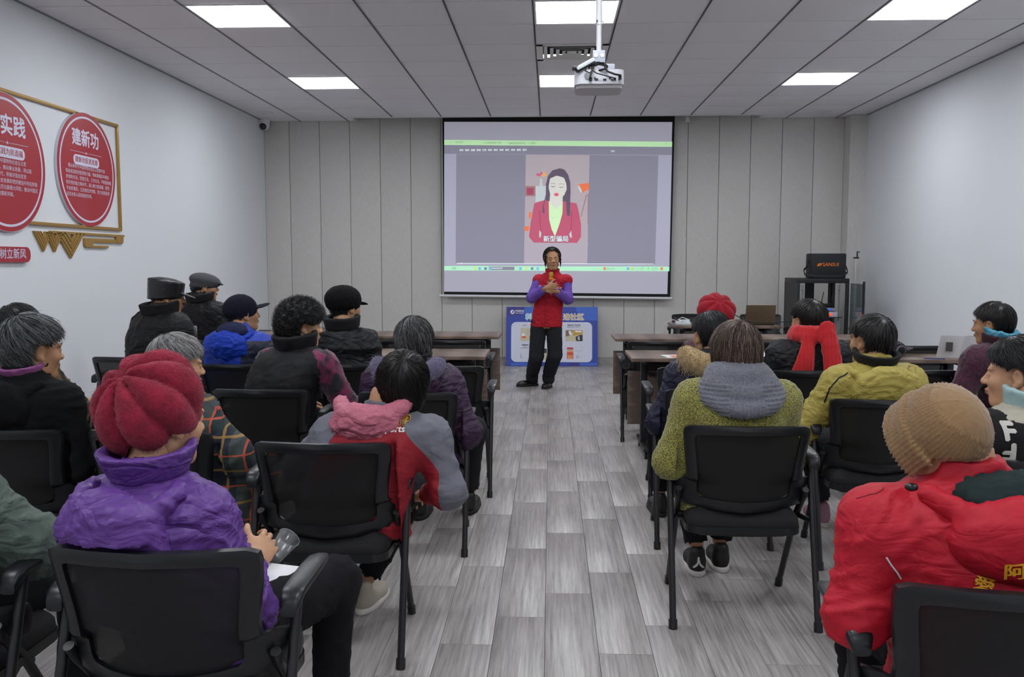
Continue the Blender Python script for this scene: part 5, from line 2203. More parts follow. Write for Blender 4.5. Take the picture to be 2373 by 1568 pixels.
so_ = [c_ for c_ in root.children if c_.name.startswith('shoe')][0]
sc0 = np.array([so_.data.vertices[0].co]).reshape(-1) * 0 + np.array([np.mean([v_.co[i_] for v_ in so_.data.vertices]) for i_ in range(3)])
decal('shoe_logo', '人', .055, M('white_print', 'dfdcd8'), so_, (sc0[0], sc0[1], .06), (0, 1, 0), (0, 0, 1), root, bold=.002, off=.002)
o = quad_obj('cowl_collar', v, f, M('grey_cowl_yarn', '565760', .95, tex='noise', col2='74757e', scale=(200, 200, 200), sheen=.2, bump='noise', bscale=(300, 300, 300), bs=.4), root, disp=cowl_d)
o['label'] = 'thick grey ribbed cowl collar spread over the shoulders'
build_hair(root, Rh, B_.hc, 'bob', '2a1d18', '8d7668', n=3200, crown=(.25, -.25, .93), lo=.35, hi=1.0, seed=13, messy=.004)
coat(root, B_, J, Fm('dark_red_hem', '7c1220'), 'undershirt_hem', vox=.014, sleeves=False, z0=.405, top=.3, add=.004, amp=.003, k=.0) if False else None

# ---- 17: mustard jacket
mus = nyl('mustard_nylon', 'a6964a', rough=.6)
root, B_, J, Rh, jo = seated('person in a mustard yellow padded jacket with a black collar, short dark hair', C17, (.0, .02), 6, (2018, 790, 4.42), (32, 0, 0), mus, w=.24, dd=.16, hunch=.04, vox=.011,
                             el={'l': (.17, .05, -.24), 'r': (.06, .0, -.26)}, wr={'l': (-.02, .20, .03)}, jk=dict(amp=.010, sc=7, seed=61, arm=(.10, .085, .055)), shoe=(M('pink_sneaker', 'a7798a', .8), sole_white), pants=darkpants,
                             lk=dict(feet={-1: (-.07, .50, .13), 1: (.2, .42, .13)}), hands={'l': dict(fwd=(-.7, .7, .3), palm=(0, 0, -1))})
hood(root, B_, mus, vox=.010, amp=.009, seed=9, width=.17, back=.125, rim=.022, drop=.06, sc=12, depth=.075, hgt=.14)
collar(root, B_, M('black_corduroy', '101012', .95), r=.095, h=.035, th=.012, tilt=12, z=.03, flare=.012, label='black fabric collar lining')
surf_tube('drawcord', jo, [on(root, 1976, 868, 4.2), on(root, 1955, 880, 4.2), on(root, 1935, 905, 4.2), on(root, 1925, 940, 4.2)], .004, cable_mat, root)
build_hair(root, Rh, B_.hc, 'short', '0d0d0f', '5a5654', n=1500, lo=.4, hi=1.1, seed=14, messy=.006, crown=(0, -.6, .75))

# ---- 16: red scarf
dkj = nyl('black_nylon', '17181c', rough=.6)
root, B_, J, Rh, jo = seated('person in a dark jacket with a long bright red scarf hanging down the back', C16, (.0, .03), 3, (1872, 744, 5.45), (28, 2, 0), dkj, w=.245, dd=.15, hunch=.03, vox=.013, jk=dict(amp=.012, sc=9, seed=71, arm=(.10, .085, .06)))
build_hair(root, Rh, B_.hc, 'mid', '0b0a0a', '3c322c', n=1400, seed=15, messy=.004, lo=.3, hi=1.0)
sc_m = M('red_knit_scarf', 'b30a14', .9, bump='wave', bscale=(14, 14, 90), bs=.6, sheen=.3)
t = root
g = SDF(B_.nb - .45, B_.nb + .35, .010)
for z_, r_ in ((.045, .088), (.01, .105)):
    pts = [B_.nb + B_.L((r_ * sin(a), -.005 - r_ * cos(a), z_)) for a in np.linspace(-pi, pi, 17)]
    g.chain(pts, .032, .02)
bk = -.175


def strip(x0, x1, z0_, z1_, w0, w1, y0, y1, th=.016):
    a = B_.nb + B_.L((x0, y0, z0_))
    b = B_.nb + B_.L((x1, y1, z1_))
    Rl = B_.Rb
    n_ = 7
    for i in range(n_):
        u = i / (n_ - 1)
        c_ = a * (1 - u) + b * u
        g.ell(c_ - Rl @ np.array([0, .018 * sin(pi * u), 0]), ((w0 * (1 - u) + w1 * u), th, abs(z1_ - z0_) / (n_ - 1) * .95), .02, R=Rl)


strip(-.050, -.100, .0, -.20, .040, .070, -.115, -.160)
strip(.050, .090, .06, -.29, .055, .062, -.14, -.200)
v, f = g.verts()
o = quad_obj('scarf', v, f, sc_m, root, disp=lambda p: folds(p * np.array([1.0, 1.0, .35]), .0035, 9, 3, 1))
o['label'] = 'bright red knit scarf wrapped and hanging behind'

# ---- 13: navy coat, tan fur hood, black bun
nav = nyl('navy_nylon', '15162e', rough=.6)
root, B_, J, Rh, jo = seated('person in a navy coat with a tan fur trimmed hood and black hair bun', C13, (-.03, .0), 6, (1646, 778, 4.62), (24, 0, 0), nav, w=.225, dd=.155, vox=.012, el={'l': (.12, -.02, -.24)}, jk=dict(amp=.010, sc=8, seed=81, arm=(.095, .08, .06)))
o, hv, hq, hp_ = hood(root, B_, nav, vox=.011, width=.16, back=.125, rim=.03, drop=.02, seed=19)
furm = M('tan_fur', 'a08459', .9, tex='tone', col2='e6d0a4', lo=0, hi=1, sheen=.3)
g = SDF(B_.nb - .35, B_.nb + .35, .012)
g.chain([p + B_.L((-.02, -.03, .03)) for p in hp_], .046, .03)
v, f = g.verts()
fv, fq, ft = surf_fur(v, f, 8000, .065, .0011, lean=.45, droop=.5, seed=3)
V, Q = concat([(v, f), (fv, fq)])
o = quad_obj('fur_trim', V, Q, furm, root, tone=np.concatenate([np.full(len(v), .2), ft]))
o['label'] = 'long tan fur trim around the hood'
build_hair(root, Rh, B_.hc, 'short', '08080a', '2b2b30', n=1300, seed=16, messy=.001, lo=.3, hi=1.1, crown=(0, .2, .95))
g = SDF((-.06, -.18, -.09), (.06, -.06, .04), .006)
g.ell((0, -.118, -.03), (.035, .030, .036), 0)
v, f = g.verts()
o = quad_obj('hair_bun', v @ Rh.T + B_.hc, f, M('hair_bun_black', '0a0a0c', .45, bump='wave', bscale=(60, 60, 60), bs=.5), root, disp=None)

# ---- 14: distant red beret
root, B_, J, Rh, jo = seated('person in a distant scarlet ribbed knit beret, mostly hidden behind the fur hood', C14, (.14, .12), 0, (1657, 738, 5.85), (6, -3, 0), nyl('maroon_nylon', '3a1420'), w=.21, dd=.15, vox=.014, jk=dict(seed=91),
                             shoe=(M('navy_sneaker', '161a2e', .7), sole_white), lk=dict(feet={-1: (-.28, .55, .25), 1: (.12, .42, .13)}))
build_hair(root, Rh, B_.hc, 'short', '141214', '4c4a4c', n=300, hatz=.0, seed=4)
v, f = hat_sdf(None, None, lambda g: beret(g, R=Rm(0, 50, 0), c=(0, -.03, .055), r=(.122, .124, .088), amp=.018), vox=.006)
n_ = normals(v, f)
v = v + n_ * (folds(v, .002, 45, 3, 1))[:, None]
o = quad_obj('beret', v @ Rh.T + B_.hc, f, M('scarlet_knit', '94091e', .95, bump='noise', bscale=(120, 120, 120), bs=.8, sheen=.05), root)
o['label'] = 'scarlet ribbed knitted beret'

# ---- 18: maroon knit, blue scarf
mar = M('maroon_boucle', '2e1020', .95, tex='noise', col2='4e2036', scale=(70, 70, 70), bump='noise', bscale=(90, 90, 90), bs=.9, sheen=.2)
root, B_, J, Rh, jo = seated('person in a maroon chunky knit with a light blue scarf beside the right wall', C18, (-.03, .0), 22, (2300, 752, 5.02), (48, -4, 0), mar, w=.22, dd=.15, vox=.012, el={'l': (.10, .04, -.24)}, wr={'l': (-.02, .24, .08)},
                             jk=dict(kind='knit', amp=.009, sc=9, seed=101, arm=(.095, .085, .062)))
build_hair(root, Rh, B_.hc, 'short', '09090b', '34322f', n=1500, seed=17, messy=.005, lo=.3, hi=1.1)
collar(root, B_, M('maroon_collar', '33121f', .9), r=.085, h=.05, th=.014, tilt=8, z=.012, label='maroon stand collar')
o = collar(root, B_, M('sky_blue_scarf', '2f7f9e', .7, tex='noise', col2='64a9bf', scale=(30, 30, 30)), name='scarf', r=.074, h=.04, th=.016, tilt=14, z=.05, amp=.008, label='light blue printed scarf')
hv18 = J['l'][2] + B_.hip
broch = P(2222, 830, Y=6.52)
t = thing('open_brochure', 'open white folded brochure standing on the desk by the maroon knit', 'brochure', (broch[0], 6.52, .752), radians(10))
pw_ = M('brochure_white', 'd4d2d4', .5)


def curvedpage(name, sgn, ang):
    f = MB()
    vs = []
    for i in range(7):
        u = i / 6
        x_ = sgn * (.15 * u) * cos(ang)
        y_ = (.15 * u) * sin(ang) + .03 * sin(pi * u)
        vs += [(x_, y_, .003), (x_, y_ - .05, .165)]
    vs += [(a, b + .0015, c) for a, b, c in vs]
    fs = [(2 * i, 2 * i + 2, 2 * i + 3, 2 * i + 1) for i in range(6)] + [(14 + 2 * i, 14 + 2 * i + 1, 14 + 2 * i + 3, 14 + 2 * i + 2) for i in range(6)]
    fs += [(0, 1, 15, 14), (12, 26, 27, 13)]
    f.add(vs, fs, 0, True)
    return f.build(name, pw_, t)


curvedpage('page', -1, .5)
curvedpage('page', 1, .25)
MB().box((-.07, .012, .085), (.045, .003, .07), mat=Matrix.Rotation(radians(-28), 3, 'Z') @ Matrix.Rotation(radians(17), 3, 'X')).build('printed_photo', M('brochure_photo_grey', '57544f', .6), t)

# ---- 19: patterned vest
crm = Fm('cream_knit', 'b9b3a2', bscale=(200, 200, 200))
vst = M('black_boucle_vest', '0e0e10', .95, bump='noise', bscale=(150, 150, 150), bs=.8)
root, B_, J, Rh, jo = seated('person in a black and white angular patterned vest over a cream knit', C19, (.02, .02), 14, (2360, 868, 3.14), (58, -2, 0), crm, w=.215, dd=.15, vox=.010, jk=dict(amp=.006, sc=8, seed=111, arm=(.085, .075, .055)), sk=SK2)
vo = coat(root, B_, J, vst, 'vest', vox=.010, sleeves=True, cuff=.6, add=.014, top=.93, amp=.005, sc=8, seed=112, arm=(.102, .092, .070), k=.03, label='black vest with white angular key pattern')
wht_b = M('white_boucle', 'c8c5bd', .95, bump='noise', bscale=(150, 150, 150), bs=.6)
kk = 0
for iz in range(7):
    for ix in range(9):
        c_ = B_.nb + B_.L((-.31 + ix * .078, -.1, -.09 - iz * .062 + (.0 if ix % 2 else .02)))
        try:
            o = decal('key_pattern', 'F', .082, wht_b, vo, c_, tuple(B_.L((0, 1, 0))), (0, 0, 1), root, roll=(0, 180, 0, 180)[(ix + iz) % 4], bold=.0035, off=.004)
        except Exception: pass
collar(root, B_, M('pale_mint_scarf', '9db8b8', .7), r=.072, h=.05, th=.014, tilt=10, z=.03, amp=.005, name='neck_scarf', label='pale mint neck scarf')
build_hair(root, Rh, B_.hc, 'mid', '08080a', '2c2c30', n=2400, seed=18, messy=.0015, lo=.3, hi=1.1, crown=(0, .3, .9))
g = SDF((-.07, -.20, -.13), (.07, -.05, .06), .006)
g.ell((0, -.12, -.04), (.05, .045, .065), 0)
v, f = g.verts()
quad_obj('hair_bun', v @ Rh.T + B_.hc, f, MATS['hair_bun_black'], root)

# ---- 12: plum coat, purple fur hood, grey hair
plum = nyl('plum_nylon', '35203a', rough=.55)
root, B_, J, Rh, jo = seated('person in a plum padded coat with curly purple fur hood trim, grey-black hair', C12, (.07, .02), -4, (960, 793, 4.46), (2, 0, 0), plum, w=.24, dd=.165, vox=.011, el={'r': (.11, -.02, -.25), 'l': (.06, .0, -.25)},
                             wr={'r': (-.06, .20, -.03)}, jk=dict(amp=.010, sc=8, seed=121, arm=(.105, .095, .07)), pants=darkpants, lk=dict(feet={-1: (-.1, .40, .13), 1: (.17, .52, .13)}, spread=.16))
o, hv, hq, hp_ = hood(root, B_, plum, vox=.010, width=.17, back=.12, rim=.028, drop=.03, seed=29, sc=14)
collar(root, B_, M('black_corduroy', '101012'), r=.088, h=.04, th=.012, tilt=8, z=.03, label='dark inner collar')
pf = M('lavender_fur', '3b3552', .9, tex='tone', col2='a79fc0', lo=0, hi=1, sheen=.3)
for seg, sd in ((hp_[:4], 1), (hp_[6:], 2)):
    g = SDF(B_.nb - .35, B_.nb + .35, .012)
    g.chain([p + B_.L((0, -.035, .02)) for p in seg], .040, .03)
    v, f = g.verts()
    fv, fq, ft = surf_fur(v, f, 4200, .026, .0008, lean=.9, droop=.1, seed=sd)
    V, Q = concat([(v, f), (fv, fq)])
    o = quad_obj('fur_trim', V, Q, pf, root, tone=np.concatenate([np.full(len(v), .1), ft]))
    o['label'] = 'curly purple grey fur trim on the hood'
build_hair(root, Rh, B_.hc, 'mid', '1b1b1d', '8d8d8f', n=2200, seed=19, messy=.004, lo=.35, hi=1.15, crown=(0, -.1, .98))

# ---- 11: black puffer, black cap
blp = nyl('black_puffer_nylon', '0e1014', rough=.5)
root, B_, J, Rh, jo = seated('man in a black quilted puffer jacket and round black peaked cap', C11, (.0, .04), -8, (800, 712, 5.72), (-40, -2, 0), blp, neck=(0, -.05, -.12), w=.22, dd=.165, vox=.012, jk=dict(kind='puffer', amp=.013, sc=10, seed=131, arm=(.10, .085, .06), qs=.10))
collar(root, B_, M('black_corduroy', '101012'), r=.095, h=.055, th=.02, tilt=8, z=.03, label='black knit collar')
build_hair(root, Rh, B_.hc, 'man', '161414', '4a4644', n=500, hatz=.02, seed=6)
bkfelt = Fm('black_felt', '0c0c0e')


def cap(kind):
    def b(g):
        if kind == 'round':
            g.ell((0, -.016, .055), (.103, .118, .085), .0)
            g.ell((0, -.012, .018), (.090, .107, .05), .02)
            g.ell((0, .105, .022), (.066, .060, .007), .008, R=Rm(0, -16, 0))
            g.cut(lambda x, y, z: -.022 - z + .30 * (y - .0) * (y > 0) + 0 * x if False else (-.025 + .22 * np.maximum(y, 0) * 0 - z) + 0 * x)
        elif kind == 'army':
            def f(x, y, z):
                r0 = .080 + .05 * z
                rad = np.sqrt((x / r0) ** 2 + ((y + .012) / (r0 * 1.16)) ** 2)
                tp_ = .104 - .10 * y - 2.2 * x * x - 1.6 * y * y
                return np.maximum(np.maximum((rad - 1) * r0, z - tp_), -.004 + .10 * y - z) - .012
            g.op(f, (-.13, -.14, 0), (.13, .13, .15), 0)
            g.ell((0, .118, .014), (.074, .058, .007), .008, R=Rm(0, -14, 0))
        elif kind == 'flat':
            g.ell((0, .005, .052), (.098, .122, .060), 0, R=Rm(0, -12, 0))
            g.ell((0, .105, .030), (.068, .042, .009), .012, R=Rm(0, -20, 0))
            g.ell((0, -.012, .015), (.086, .104, .04), .02)
        elif kind == 'base':
            g.ell((0, -.014, .035), (.088, .106, .092), 0)
            g.ell((0, .115, .036), (.070, .062, .007), .006, R=Rm(0, 10, 0))
            g.ell((0, -.012, .125), (.006, .006, .005), .003)
            g.cut(lambda x, y, z: (-.03 - z) + 0 * x + 0 * y)
        g.ell((0, -.012, -.055), (.080, .098, .085), .004, 'sub')
    return b


def puthat(kind, mat, root, Rh, B_, vox=.006, amp=.0015, name='cap', label=None, tilt=(0, 0, 0), sc=1.05):
    v, f = hat_sdf(None, None, cap(kind), vox=vox)
    v = v * sc
    v = v @ Rm(*tilt).T
    o = quad_obj(name, v @ Rh.T + B_.hc, f, mat, root, disp=lambda p: folds(p, amp, 22, 3, 1))
    if label: o['label'] = label
    return o


puthat('round', bkfelt, root, Rh, B_, amp=.003, label='round black felt peaked cap', tilt=(0, 4, 0))

# ---- 10: curly hair, floral vest, magenta sleeves
vb = M('black_floral_vest', '0a0b0d', .75, spec=.3, tex='noise', col2='17171b', scale=(16, 16, 16), lo=.52, hi=.56, bump='noise', bscale=(40, 40, 40), bs=.3)
mg = M('magenta_check_fleece', '15101a', .9, tex='noise', col2='6e1645', scale=(14, 14, 10), lo=.42, hi=.55, sheen=.3)
hip = (C10[0] + .03, C10[1] + .03)
root = root_at(hip, 'person with curly black hair in a black floral vest and magenta checked sleeves')
B_ = Body(hip, -22, HCt(700, 756, 4.72), w=.245, dd=.17, hunch=.06)
B_.chair = C10
J = B_.joints({'r': (.12, .06, -.24), 'l': (.08, .0, -.26)}, {'r': (-.02, .24, .02)})
lg = lap_legs(B_)
Rh = make_body(root, B_, J, lg, (-62, -2, 0), SK2)
coat(root, B_, J, mg, 'sweater', vox=.011, add=-.012, amp=.009, sc=9, seed=142, arm=(.088, .08, .056), label='magenta and black checked fleece sleeves')
coat(root, B_, J, vb, 'vest', vox=.011, sleeves=False, add=.006, amp=.007, sc=7, seed=141, arm=(.082, .06, .05), label='black vest with faint flower outlines')
collar(root, B_, vb, r=.098, h=.06, th=.018, tilt=10, z=.03, label='black stand collar')
trousers(root, lg, blackpants, B_=B_)
shoes(root, [(l[-1][0], l[-1][1], 0) for l in lg], -22, shoe_black, sole_black)
build_hair(root, Rh, B_.hc, 'curly', '060607', '1d1d1f', n=5200, seed=20, rad=.0011, lo=.3, hi=1.1)

# ---- 9: navy cap, blue hooded jacket
blu = nyl('royal_blue_nylon', '1238a8', rough=.55)
nvj = nyl('navy_jacket_nylon', '10182e', rough=.6)
hip = (C9[0] + .02, C9[1] + .05)
root = root_at(hip, 'person in a royal blue hooded jacket and navy baseball cap with upturned peak')
B_ = Body(hip, -15, HCt(563, 728, 5.70), w=.225, dd=.16)
B_.chair = C9
J = B_.joints()
lg = lap_legs(B_)
Rh = make_body(root, B_, J, lg, (-52, 6, 0), SK)


def m9(c):
    L_ = (c - B_.nb) @ B_.Rb
    return .5 + np.minimum(L_[:, 0] - .10, -L_[:, 2] - .06) * 60


jo = coat(root, B_, J, two('blue_navy_shell', '1238a8', '10182e', rough=.55), vox=.012, amp=.010, sc=9, seed=151, arm=(.095, .08, .06), matfn=m9)
hood(root, B_, blu, vox=.010, width=.145, back=.11, rim=.020, drop=.03, seed=39, sc=14, amp=.011, depth=.07, hgt=.11)
c = B_.nb + B_.L((0, -.07, .0))
g = SDF(c - .2, c + .2, .012)
g.ell(c, (.11, .06, .055), 0, R=B_.Rb)
v, f = g.verts()
quad_obj('hood_lining', v, f, Fm('slate_blue_lining', '2a2e48'), root, disp=lambda p: folds(p, .01, 12, 5, 1))
trousers(root, lg, blackpants, B_=B_)
shoes(root, [(l[-1][0], l[-1][1], 0) for l in lg], -15, shoe_black, sole_black)
build_hair(root, Rh, B_.hc, 'man', '121214', '403e3e', n=500, hatz=.02, seed=7)
puthat('base', Fm('navy_twill', '121322'), root, Rh, B_, label='navy baseball cap')

# ---- 8: grey flat cap
root, B_, J, Rh, jo = seated('man in a grey checked flat cap and black padded jacket near the corner', C8, (.05, .05), -20, (474, 665, 7.35), (-62, 0, 0), nyl('black_down_nylon', '0e0f11'), w=.22, dd=.155, vox=.014, jk=dict(amp=.012, sc=9, seed=161, arm=(.095, .08, .06)))
collar(root, B_, M('black_corduroy', '101012'), r=.095, h=.045, th=.02, tilt=8, z=.02, label='black collar')
build_hair(root, Rh, B_.hc, 'man', '111113', '383636', n=500, hatz=.03, seed=8)
puthat('flat', M('grey_check_wool', '44444a', .95, tex='plaid', scale=(9, 9, 9)) if False else M('grey_check_wool', '3f3f44', .95, tex='wave', col2='6a6a70', scale=(40, 8, 40), lo=.9, hi=.97, bump='noise', bscale=(200, 200, 200)), root, Rh, B_, label='grey checked flat cap')

# ---- 7: black leather military cap
lea = M('black_leather', '0d0d0f', .32, spec=.6, bump='noise', bscale=(60, 60, 60), bs=.2)
root, B_, J, Rh, jo = seated('man in a black leather peaked cap and black coat with raised collar, face in profile', C7, (.12, .05), -35, (388, 686, 5.92), (-66, -6, 0), nyl('black_coat_nylon', '0d0e0f', rough=.6), w=.265, dd=.175, hunch=.07, vox=.012,
                             jk=dict(amp=.010, sc=6, seed=171, arm=(.105, .09, .065), zf=1.0), hs=1.1)
collar(root, B_, Fm('charcoal_collar', '1d1d20'), r=.110, h=.06, th=.018, tilt=8, z=.02, front=.07, label='wide dark charcoal coat collar')
build_hair(root, Rh, B_.hc, 'man', '2a2422', '6b5c52', n=200, hatz=.015, seed=9)
puthat('army', lea, root, Rh, B_, sc=1.1, label='black leather military style cap')
tp = P(424, 758, Y=6.45)
t = thing('thermos_bottle', 'dark thermos bottle with ribbed silver lid beside the man in the leather cap', 'bottle', (tp[0], 6.62, .751))
MB().lathe([(.033, 0), (.035, .01), (.035, .14), (.03, .155)], (0, 0, 0), 24).build('bottle_body', black_pl, t, fix=True)
MB().lathe([(.034, .15), (.035, .155), (.035, .205), (.032, .212), (.01, .213)], (0, 0, 0), 24).build('lid', M('ribbed_steel', 'a9acb2', .25, metal=.9, bump='wave', bscale=(300, 300, 1), bs=.6), t, fix=True)

# ---- 4: plaid hooded jacket, grey hair
pld = M('plaid_flannel', '18202e', .9, tex='plaid', scale=(7.5, 7.5, 7.5), bump='noise', bscale=(200, 200, 200), bs=.4)
hip = (C4[0] + .16, C4[1] + .05)
root = root_at(hip, 'person in a plaid flannel jacket with navy hood lining, short grey hair')
B_ = Body(hip, -28, HCt(412, 846, 3.60), neck=(.02, -.05, -.075), w=.27, dd=.16, hunch=.05, tw=-10)
B_.chair = C4
J = B_.joints({'r': (.17, .06, -.14), 'l': (.05, .0, -.24)}, {'r': (-.03, .12, -.18)})
lg = lap_legs(B_, knee=.40)
Rh = make_body(root, B_, J, lg, (-55, -6, 0), SK2)
jo = coat(root, B_, J, pld, vox=.010, amp=.011, sc=8, seed=181, arm=(.092, .082, .062))
o, hv, hq, hp_ = hood(root, B_, pld, vox=.010, width=.16, back=.115, rim=.018, drop=.02, seed=49, sc=9)
c = B_.nb + B_.L((0, -.075, .0))
g = SDF(c - .22, c + .22, .010)
g.ell(c, (.125, .085, .055), 0, R=B_.Rb)
v, f = g.verts()
o = quad_obj('hood_lining', v, f, Fm('navy_hood_lining', '161a28'), root, disp=lambda p: folds(p, .010, 12, 5, 1))
o['label'] = 'plain navy hood lining'
trousers(root, lg, pld, B_=B_)
shoes(root, [(l[-1][0], l[-1][1], 0) for l in lg], -28, shoe_black, sole_white)
build_hair(root, Rh, B_.hc, 'short', '4a4a4d', 'c4c2c0', n=2400, seed=22, messy=.004, lo=.2, hi=.9)

# ---- 5: black hooded coat, silver-black hair
root, B_, J, Rh, jo = seated('person with wavy silver-black hair in a plain black hooded coat at the left edge', C5, (.06, .02), -18, (78, 812, 3.48), (-38, -4, 0), Fm('black_wool', '08090a'), w=.25, dd=.17, vox=.011, hunch=.06, hs=1.06,
                             jk=dict(amp=.009, sc=6, seed=191, arm=(.10, .085, .06)))
hood(root, B_, Fm('black_wool', '08090a'), vox=.012, width=.17, back=.13, rim=.024, drop=.04, seed=59)
collar(root, B_, M('pink_collar', '8c4a80', .8), r=.070, h=.025, th=.009, tilt=8, z=.03, name='shirt_collar', label='thin pink shirt collar')
build_hair(root, Rh, B_.hc, 'short', '1f2325', '8a8e90', n=2600, seed=23, messy=.006, lo=.3, hi=1.1, scale=1.12)

# ---- 6: brown floral jacket
flm = M('brown_floral_cloth', '5a4422', .9, tex='noise', col2='1c1613', scale=(13, 13, 13), lo=.50, hi=.56)
root, B_, J, Rh, jo = seated('person in a brown floral print jacket, dark hair, behind the silver-black haired person', C6, (.12, .05), -20, (47, 760, 4.78), (-30, -2, 0), flm, w=.24, dd=.16, vox=.012, el={'r': (.13, .02, -.24)},
                             jk=dict(amp=.009, sc=8, seed=201, arm=(.095, .085, .06)))
build_hair(root, Rh, B_.hc, 'short', '0a0b0b', '2a2a28', n=1200, seed=24, messy=.004, lo=.3, hi=1.1, scale=1.05)

# ---- 2: sage green sleeve at the left edge
sage = nyl('sage_green_cloth', '55625a', rough=.8)
hip = (C2[0] - .02, C2[1] + .02)
root = root_at(hip, 'person in a sage green jacket at the lower left corner, arm on the armrest')
B_ = Body(hip, -5, (C2[0] - .06, C2[1] + .05, 1.06), w=.235, dd=.16)
B_.chair = C2
J = B_.joints({'r': (.15, .10, -.18), 'l': (.05, 0, -.25)}, {'r': (-.10, .16, -.0)})
lg = lap_legs(B_, spread=.16)
Rh = make_body(root, B_, J, lg, (0, 0, 0), SK)
coat(root, B_, J, sage, vox=.010, amp=.010, sc=7, seed=211, arm=(.10, .095, .065))
trousers(root, lg, Fm('dark_green_black_trousers', '14191a'), B_=B_)
shoes(root, [(l[-1][0], l[-1][1], 0) for l in lg], -5, shoe_black, sole_white)
build_hair(root, Rh, B_.hc, 'short', '151515', '5a5a5a', n=600, seed=25)

# ---- 21: the speaker, standing
hipY = 10.08
hipX = float(P(1266, 760, Y=hipY)[0])
root = root_at((hipX, hipY), 'standing woman in a red vest over purple sleeves speaking into a gold microphone')
hcw = P(1280, 601, Y=hipY - .03)
B_ = Body((hipX, hipY), 176, hcw, zh=.74, w=.162, dd=.105, hunch=.0, neck=(0, -.02, -.150))
fr = B_.L
Sx = {'l': B_.nb + fr((-.155, 0, -.075)), 'r': B_.nb + fr((.155, 0, -.075))}
# hands meet at the microphone in front of the chest
mic = P(1277, 668, Y=hipY - .25) - B_.hip
E_l = P(1316, 693, Y=hipY - .10) - B_.hip
E_r = P(1232, 690, Y=hipY - .10) - B_.hip
# image right is the speaker's left (local -x of a figure turned round)
J = {'l': (Sx['l'], E_l, mic + fr((-.062, .01, -.03))), 'r': (Sx['r'], E_r, mic + fr((.062, .02, .0)))}
footL = P(1271, 897, Z=.0) - B_.hip
footR = P(1222, 894, Z=.0) - B_.hip
lg = [[np.array([.085, 0, .76]), P(1286, 822, Y=hipY - .02) - B_.hip, np.array([footL[0] + .0, footL[1] + .02, .14])],
      [np.array([-.085, 0, .76]), P(1243, 825, Y=hipY - .02) - B_.hip, np.array([footR[0] + .055, footR[1] + .02, .14])]]
hsp = {'l': dict(curl=.95, fwd=(.85, .25, .2), palm=(.1, -1, 0)), 'r': dict(curl=.95, fwd=(-.85, .25, .2), palm=(-.1, -1, 0))}
Rh = make_body(root, B_, J, lg, (186, 0, 4), SK, hsp, hs=1.06)
purp = Fm('violet_fleece', '6b4fa3')
redv = nyl('red_vest_cloth', 'ad1226', rough=.7)
coat(root, B_, J, purp, 'sweater', vox=.010, add=-.012, amp=.007, sc=12, seed=301, arm=(.054, .058, .046), z0=.80, k=.03, label='purple fleece sweater sleeves')
vo = coat(root, B_, J, redv, 'vest', vox=.009, sleeves=False, add=.008, amp=.005, sc=9, seed=302, arm=(.061, .05, .04), z0=.715, top=1.03, k=.02, label='red sleeveless volunteer vest')
collar(root, B_, redv, r=.068, h=.055, th=.010, tilt=-6, z=.015, vox=.006, label='red stand collar')
MB().tube([tuple(B_.hip * 0 + B_.L((0, .118 + .004, 0)) + np.array([0, 0, z])) for z in np.linspace(.73, 1.2, 8)], .003, 6).build('zip', M('dark_red_seam', '6d0d18'), root)
jean = Fm('dark_grey_denim', '26272b')
trousers(root, lg, jean, vox=.011, r=(.092, .084, .074), amp=.004, hipz=.77, hipr=(.15, .10, .09), k=.012)
for l in lg:
    g = SDF(np.array(l[-1]) - .12, np.array(l[-1]) + .12, .008)
    g.cone(np.array(l[-1]) - [0, 0, .045], np.array(l[-1]) - [0, 0, .015], .072, .072, 0)
    v, f = g.verts()
    quad_obj('trouser_cuff', v, f, jean, root)
bootm = M('black_boot_leather', '0b0b0c', .3, spec=.6)
shoes(root, [(lg[0][-1][0], lg[0][-1][1] - .0, 0), (lg[1][-1][0], lg[1][-1][1], 0)], (165, 118), bootm, sole_black, 'boot', 'boot_sole')
hairst = dict(STY['short'])
build_hair(root, Rh, B_.hc, 'pulled', '09090b', '26242a', n=1200, seed=26, messy=.0012, lo=.3, hi=1.1, crown=(.1, .5, .85), scale=1.07)
g = SDF((-.11, -.03, -.12), (.11, .09, .06), .005)
for s_ in (-1, 1): g.chain([(s_ * .070, .045, .045), (s_ * .080, .035, .0), (s_ * .080, .025, -.045), (s_ * .076, .02, -.09)], [.009, .009, .007, .003], .01)
v, f = g.verts()
quad_obj('side_hair', (v * 1.08) @ Rh.T + B_.hc, f, M('hair_bun_black', '0a0a0c'), root)
pt = M('white_print', 'dfdcd8')
fwd_ = tuple(-B_.L((0, 1, 0)))
cc = B_.nb + B_.L((.10, .2, -.17))
decal('printed_text', '中国移动', .022, pt, vo, P(1262, 666, Y=hipY - .2) - B_.hip, fwd_, (0, 0, 1), root, bold=.0005)
decal('printed_text', '◎', .035, pt, vo, P(1249, 665, Y=hipY - .2) - B_.hip, fwd_, (0, 0, 1), root, bold=.001)
decal('printed_text', '5G+', .042, pt, vo, P(1293, 668, Y=hipY - .2) - B_.hip, fwd_, (0, 0, 1), root, bold=.0012)
mw = mic + B_.hip
t = thing('microphone', 'gold topped wireless microphone held by the standing woman', 'microphone', tuple(mw + np.array([0, .012, -.07])))
goldm = M('mic_gold', 'c69a3c', .3, metal=.8, bump='voronoi', bscale=(400, 400, 400), bs=.4)
MB().lathe([(.014, 0), (.017, .01), (.017, .15), (.019, .175)], (0, 0, 0), 20).build('handle', M('mic_silver', '8b8680', .35, metal=.7), t, fix=True)
MB().lathe([(.026, .168), (.028, .178), (.026, .188)], (0, 0, 0), 20).build('anti_roll_ring', M('mic_orange_ring', 'e8801c', .5), t, fix=True)
